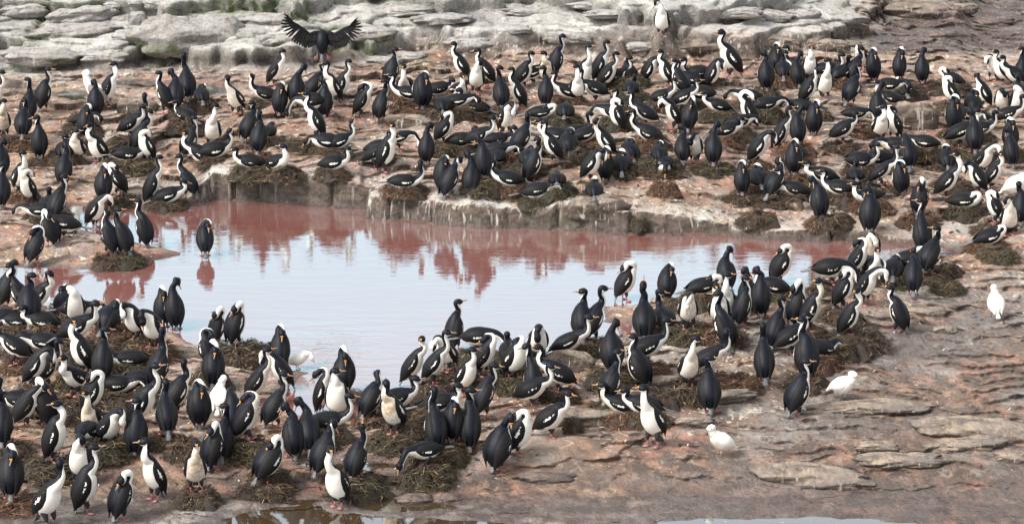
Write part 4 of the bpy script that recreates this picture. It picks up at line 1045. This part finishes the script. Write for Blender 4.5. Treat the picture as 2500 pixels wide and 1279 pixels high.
# ------------------------------------------------------------ the bird coming in to land
def lander():
    D = 46.0; d = ray(787, 136); t = D / d[1]; p = np.array([0, 0, CAMH]) + d * t
    root = empty('flying_cormorant', p, R(90)); root.scale = (.88, .88, .88)
    B = Mesh()
    P = np.array([(-.06, 0, .03), (-.05, 0, .07), (-.03, 0, .15), (.0, 0, .24), (.05, 0, .32), (.11, 0, .352), (.16, 0, .350), (.21, 0, .335), (.26, 0, .31), (.29, 0, .29), (.315, 0, .28), (.34, 0, .27), (.357, 0, .262)])
    X4 = np.hstack([P, np.array(CTRL_R) * 1.0, np.array(WHITE)[:, None], np.array(STAINW)[:, None]])
    Q = catmull(X4, PER); T, Nv, S = frames(Q[:, :3], np.array([1., 0, -.4]), np.zeros(len(Q)))
    ph = np.arange(RM) * 2 * math.pi / RM
    V = Q[:, None, :3] + Q[:, 3][:, None, None] * np.sin(ph)[None, :, None] * S[:, None] + Q[:, 4][:, None, None] * np.cos(ph)[None, :, None] * Nv[:, None]
    ang = np.degrees(np.minimum(ph, 2 * math.pi - ph))
    B.add(V, tube_faces(len(Q), RM) + [list(range(RM))[::-1]], 0, pat=(Q[:, 5][:, None] - ang[None]) / 60, stn=0 * V[..., 0])
    link('body', B.data('body', [M_BODY]), root)
    for w in (-1, 1):
        m = Mesh(); rg = np.random.default_rng(5 + w)
        sh = np.array([.05, w * .05, .355]); el = np.array([.03, w * .21, .33]); wr = np.array([.0, w * .37, .455 + .02 * w]); tip = np.array([-.04, w * .46, .53 + .03 * w])
        # covered arm: a thick blade from shoulder over elbow to wrist
        v, f = tube([sh - (0, w * .03, 0), (sh + el) / 2 + (0, 0, .01), el, (el + wr) / 2, wr, (wr + tip) / 2, tip], [.045, .045, .042, .036, .03, .02, .008], 8, np.array([1., 0, 0]), .45); m.add(v, f, 0)
        root_pts = catmull([sh, el, wr, tip], 8)
        for i in range(22):                            # flight feathers hang from the arm, fingers spread at the tip
            u = i / 21; c = root_pts[int(u * (len(root_pts) - 1))]
            angd = np.interp(u, [0, .4, .7, 1], [-84, -72, -40, 48]); L = np.interp(u, [0, .3, .6, .85, 1], [.17, .21, .24, .25, .19])
            dr = np.array([-.12, w * math.cos(R(angd)), math.sin(R(angd))]); dr = unit(dr); sdv = unit(np.cross(dr, [1, 0, 0])); wd = .026 if u < .6 else .018
            pts = []
            for s, ww in ((0, .6), (.35, 1), (.75, .95), (.95, .55), (1.0, .1)):
                b0 = c + dr * L * s + np.array([-.02 * s * s - .0012 * i, 0, 0])
                pts += [b0 - sdv * wd * ww, b0 + np.array([-.004, 0, 0]), b0 + sdv * wd * ww]
            n = len(pts); fq = []
            for s in range(4):
                for j in range(2): fq.append([s * 3 + j, s * 3 + j + 1, s * 3 + 4 + j, s * 3 + 3 + j])
            m.add(pts, fq, 0, rowf=u)
        for i in range(14):                            # coverts
            u = i / 13; c = root_pts[int(u * (len(root_pts) - 4))]; angd = np.interp(u, [0, .5, 1], [-86, -70, -20]); dr = unit(np.array([-.2, w * math.cos(R(angd)), math.sin(R(angd))])); sdv = unit(np.cross(dr, [1, 0, 0]))
            pts = []
            for s, ww in ((0, .7), (.5, 1), (.9, .7), (1, .1)):
                b0 = c + dr * .10 * s + np.array([-.022 - .006 * s, 0, 0]); pts += [b0 - sdv * .024 * ww, b0 + sdv * .024 * ww]
            m.add(pts, [[2 * s, 2 * s + 1, 2 * s + 3, 2 * s + 2] for s in range(3)], 0, rowf=u, bar=0.0)
        link('wing', m.data('wing', [M_WING]), root)
    tm = Mesh(); pts = []
    for s, ww in ((0, .022), (.5, .036), (.9, .046), (1, .03)):
        b0 = np.array([-.062 - .02 * s, 0, .05 - .15 * s]); pts += [b0 + np.array([0, -ww, 0]), b0 + np.array([-.008, 0, 0]), b0 + np.array([0, ww, 0]), b0 + np.array([.008, 0, 0])]
    tm.add(pts, tube_faces(4, 4) + [[12, 13, 14, 15], [3, 2, 1, 0]], 0); link('tail', tm.data('tail', [M_TAIL]), root)
    for w in (-1, 1):
        lm = Mesh(); k = np.array([-.02, w * .06, .07])
        v, f = tube([(-.0, w * .04, .14), k, k + (-.02, w * .012, -.05)], [.03, .016, .007], 8); lm.add(v, f, 0)
        v, f = tube([k + (-.015, w * .01, -.03), k + (-.03, w * .02, -.07)], [.008, .008], 7); lm.add(v, f, 1)
        a0 = k + (-.03, w * .02, -.06); fan = [a0 + (0, 0, .005)] + [a0 + np.array([-.01, w * math.cos(R(q)) * l, math.sin(R(q)) * l]) for q, l in ((-100, .07), (-75, .085), (-50, .085), (-25, .06))]
        fan2 = [c + np.array([.008, 0, 0]) for c in fan]; n = 5
        lm.add(fan + fan2, [[0, i, i + 1] for i in range(1, 4)] + [[5, 6 + i, 5 + i] for i in range(1, 4)] + [[i, 5 + i, 6 + i, i + 1] for i in range(1, 4)], 1)
        link('leg', lm.data('leg', [M_THIGH, M_PINK]), root)
    bm = Mesh(); b = P[-1]; v, f = tube([b - (.01, 0, 0), b + (.03, 0, -.004), b + (.055, 0, -.012)], [.010, .007, .002], 8); bm.add(v, f, 0); link('bill', bm.data('bill', [M_HORN]), root)
    tag(root, 'cormorant landing with both wings spread, seen from behind above the left crowd', 'cormorant', 'cormorants of the nesting colony')
    # weed hanging from its bill: lies in its own object
    wm = Mesh(); rg = np.random.default_rng(9)
    for i in range(26):
        c = np.array([.0 + rg.normal(0, .02), -.10 + rg.normal(0, .035), .08 + rg.normal(0, .03)]); dr = unit(np.array([rg.normal() * .4, -abs(rg.normal()) - .2, rg.normal() * .8 - .2]))
        L = rg.uniform(.06, .15); b1 = unit(rg.normal(size=3)); v, f = tube([c - dr * L * .4, c + b1 * .015, c + dr * L * .5 + b1 * .01], [.002, .003, .0015], 4); wm.add(v, f, 0, hue=float(rg.uniform(.5, .95)))
    v, f = tube([(-.01, -.075, .09), (-.02, -.072, .0), (-.02, -.066, -.10), (-.02, -.07, -.16)], [.005, .008, .006, .002], 6, np.array([1., 0, 0])); wm.add(v, f, 0, hue=.55)
    o = link('weed_bundle', wm.data('weed_bundle', [M_NEST])); o.location = [float(c) for c in p]; o.rotation_euler = (0, 0, R(90)); o.scale = (.88, .88, .88)
    tag(o, 'bundle of brown weed stems carried under the landing cormorant', 'weed')
lander()

# ------------------------------------------------------------ scraps of weed, feathers and droppings strewn on the rock
def scraps():
    rg = np.random.default_rng(21); m = Mesh(); f2 = Mesh()
    def strew(M, n, lim, size):
        k = 0
        while k < n:
            u, v = rg.uniform(-20, 2520), rg.uniform(205, 1275)
            h = hit(u, v)
            if h[2] < 0.012: continue
            if v > 1000 and u > 1250 and rg.random() < .75: continue
            k += 1
            c = h + np.array([0, 0, .004]); a = rg.uniform(0, 6.28); L = rg.uniform(*size); d = np.array([math.cos(a), math.sin(a), 0]); s = np.array([-d[1], d[0], 0]) * L * rg.uniform(.08, .22)
            zz = [float(hgt(np.array([q[0]]), np.array([q[1]]))[0]) for q in (c - d * L * .5, c, c + d * L * .5)]
            if max(zz) - min(zz) > .035 or abs(zz[1] - h[2]) > .02: continue
            k0, k1, k2 = c - d * L * .5, c + s * rg.uniform(-1, 1), c + d * L * .5
            k0[2], k1[2], k2[2] = zz[0] + .004, zz[1] + .014, zz[2] + .004
            M.add([k0, k1 - s, k1 + s, k2], [[0, 1, 2], [1, 3, 2]], 0, hue=float(rg.uniform(0, .8)))
    strew(m, 1500, None, (.03, .12)); o = link('seaweed_scraps', m.data('seaweed_scraps', [M_NEST])); tag(o, 'scraps of brown seaweed strewn over the rock', 'seaweed', kind='stuff')
    strew(f2, 420, None, (.02, .05)); o = link('fallen_feathers', f2.data('fallen_feathers', [M_SNOW])); f = o.data.attributes.new('pat', 'FLOAT', 'POINT'); f.data.foreach_set('value', np.ones(f2.n, np.float32)); tag(o, 'small white feathers scattered over the rock', 'feathers', kind='stuff')
scraps()
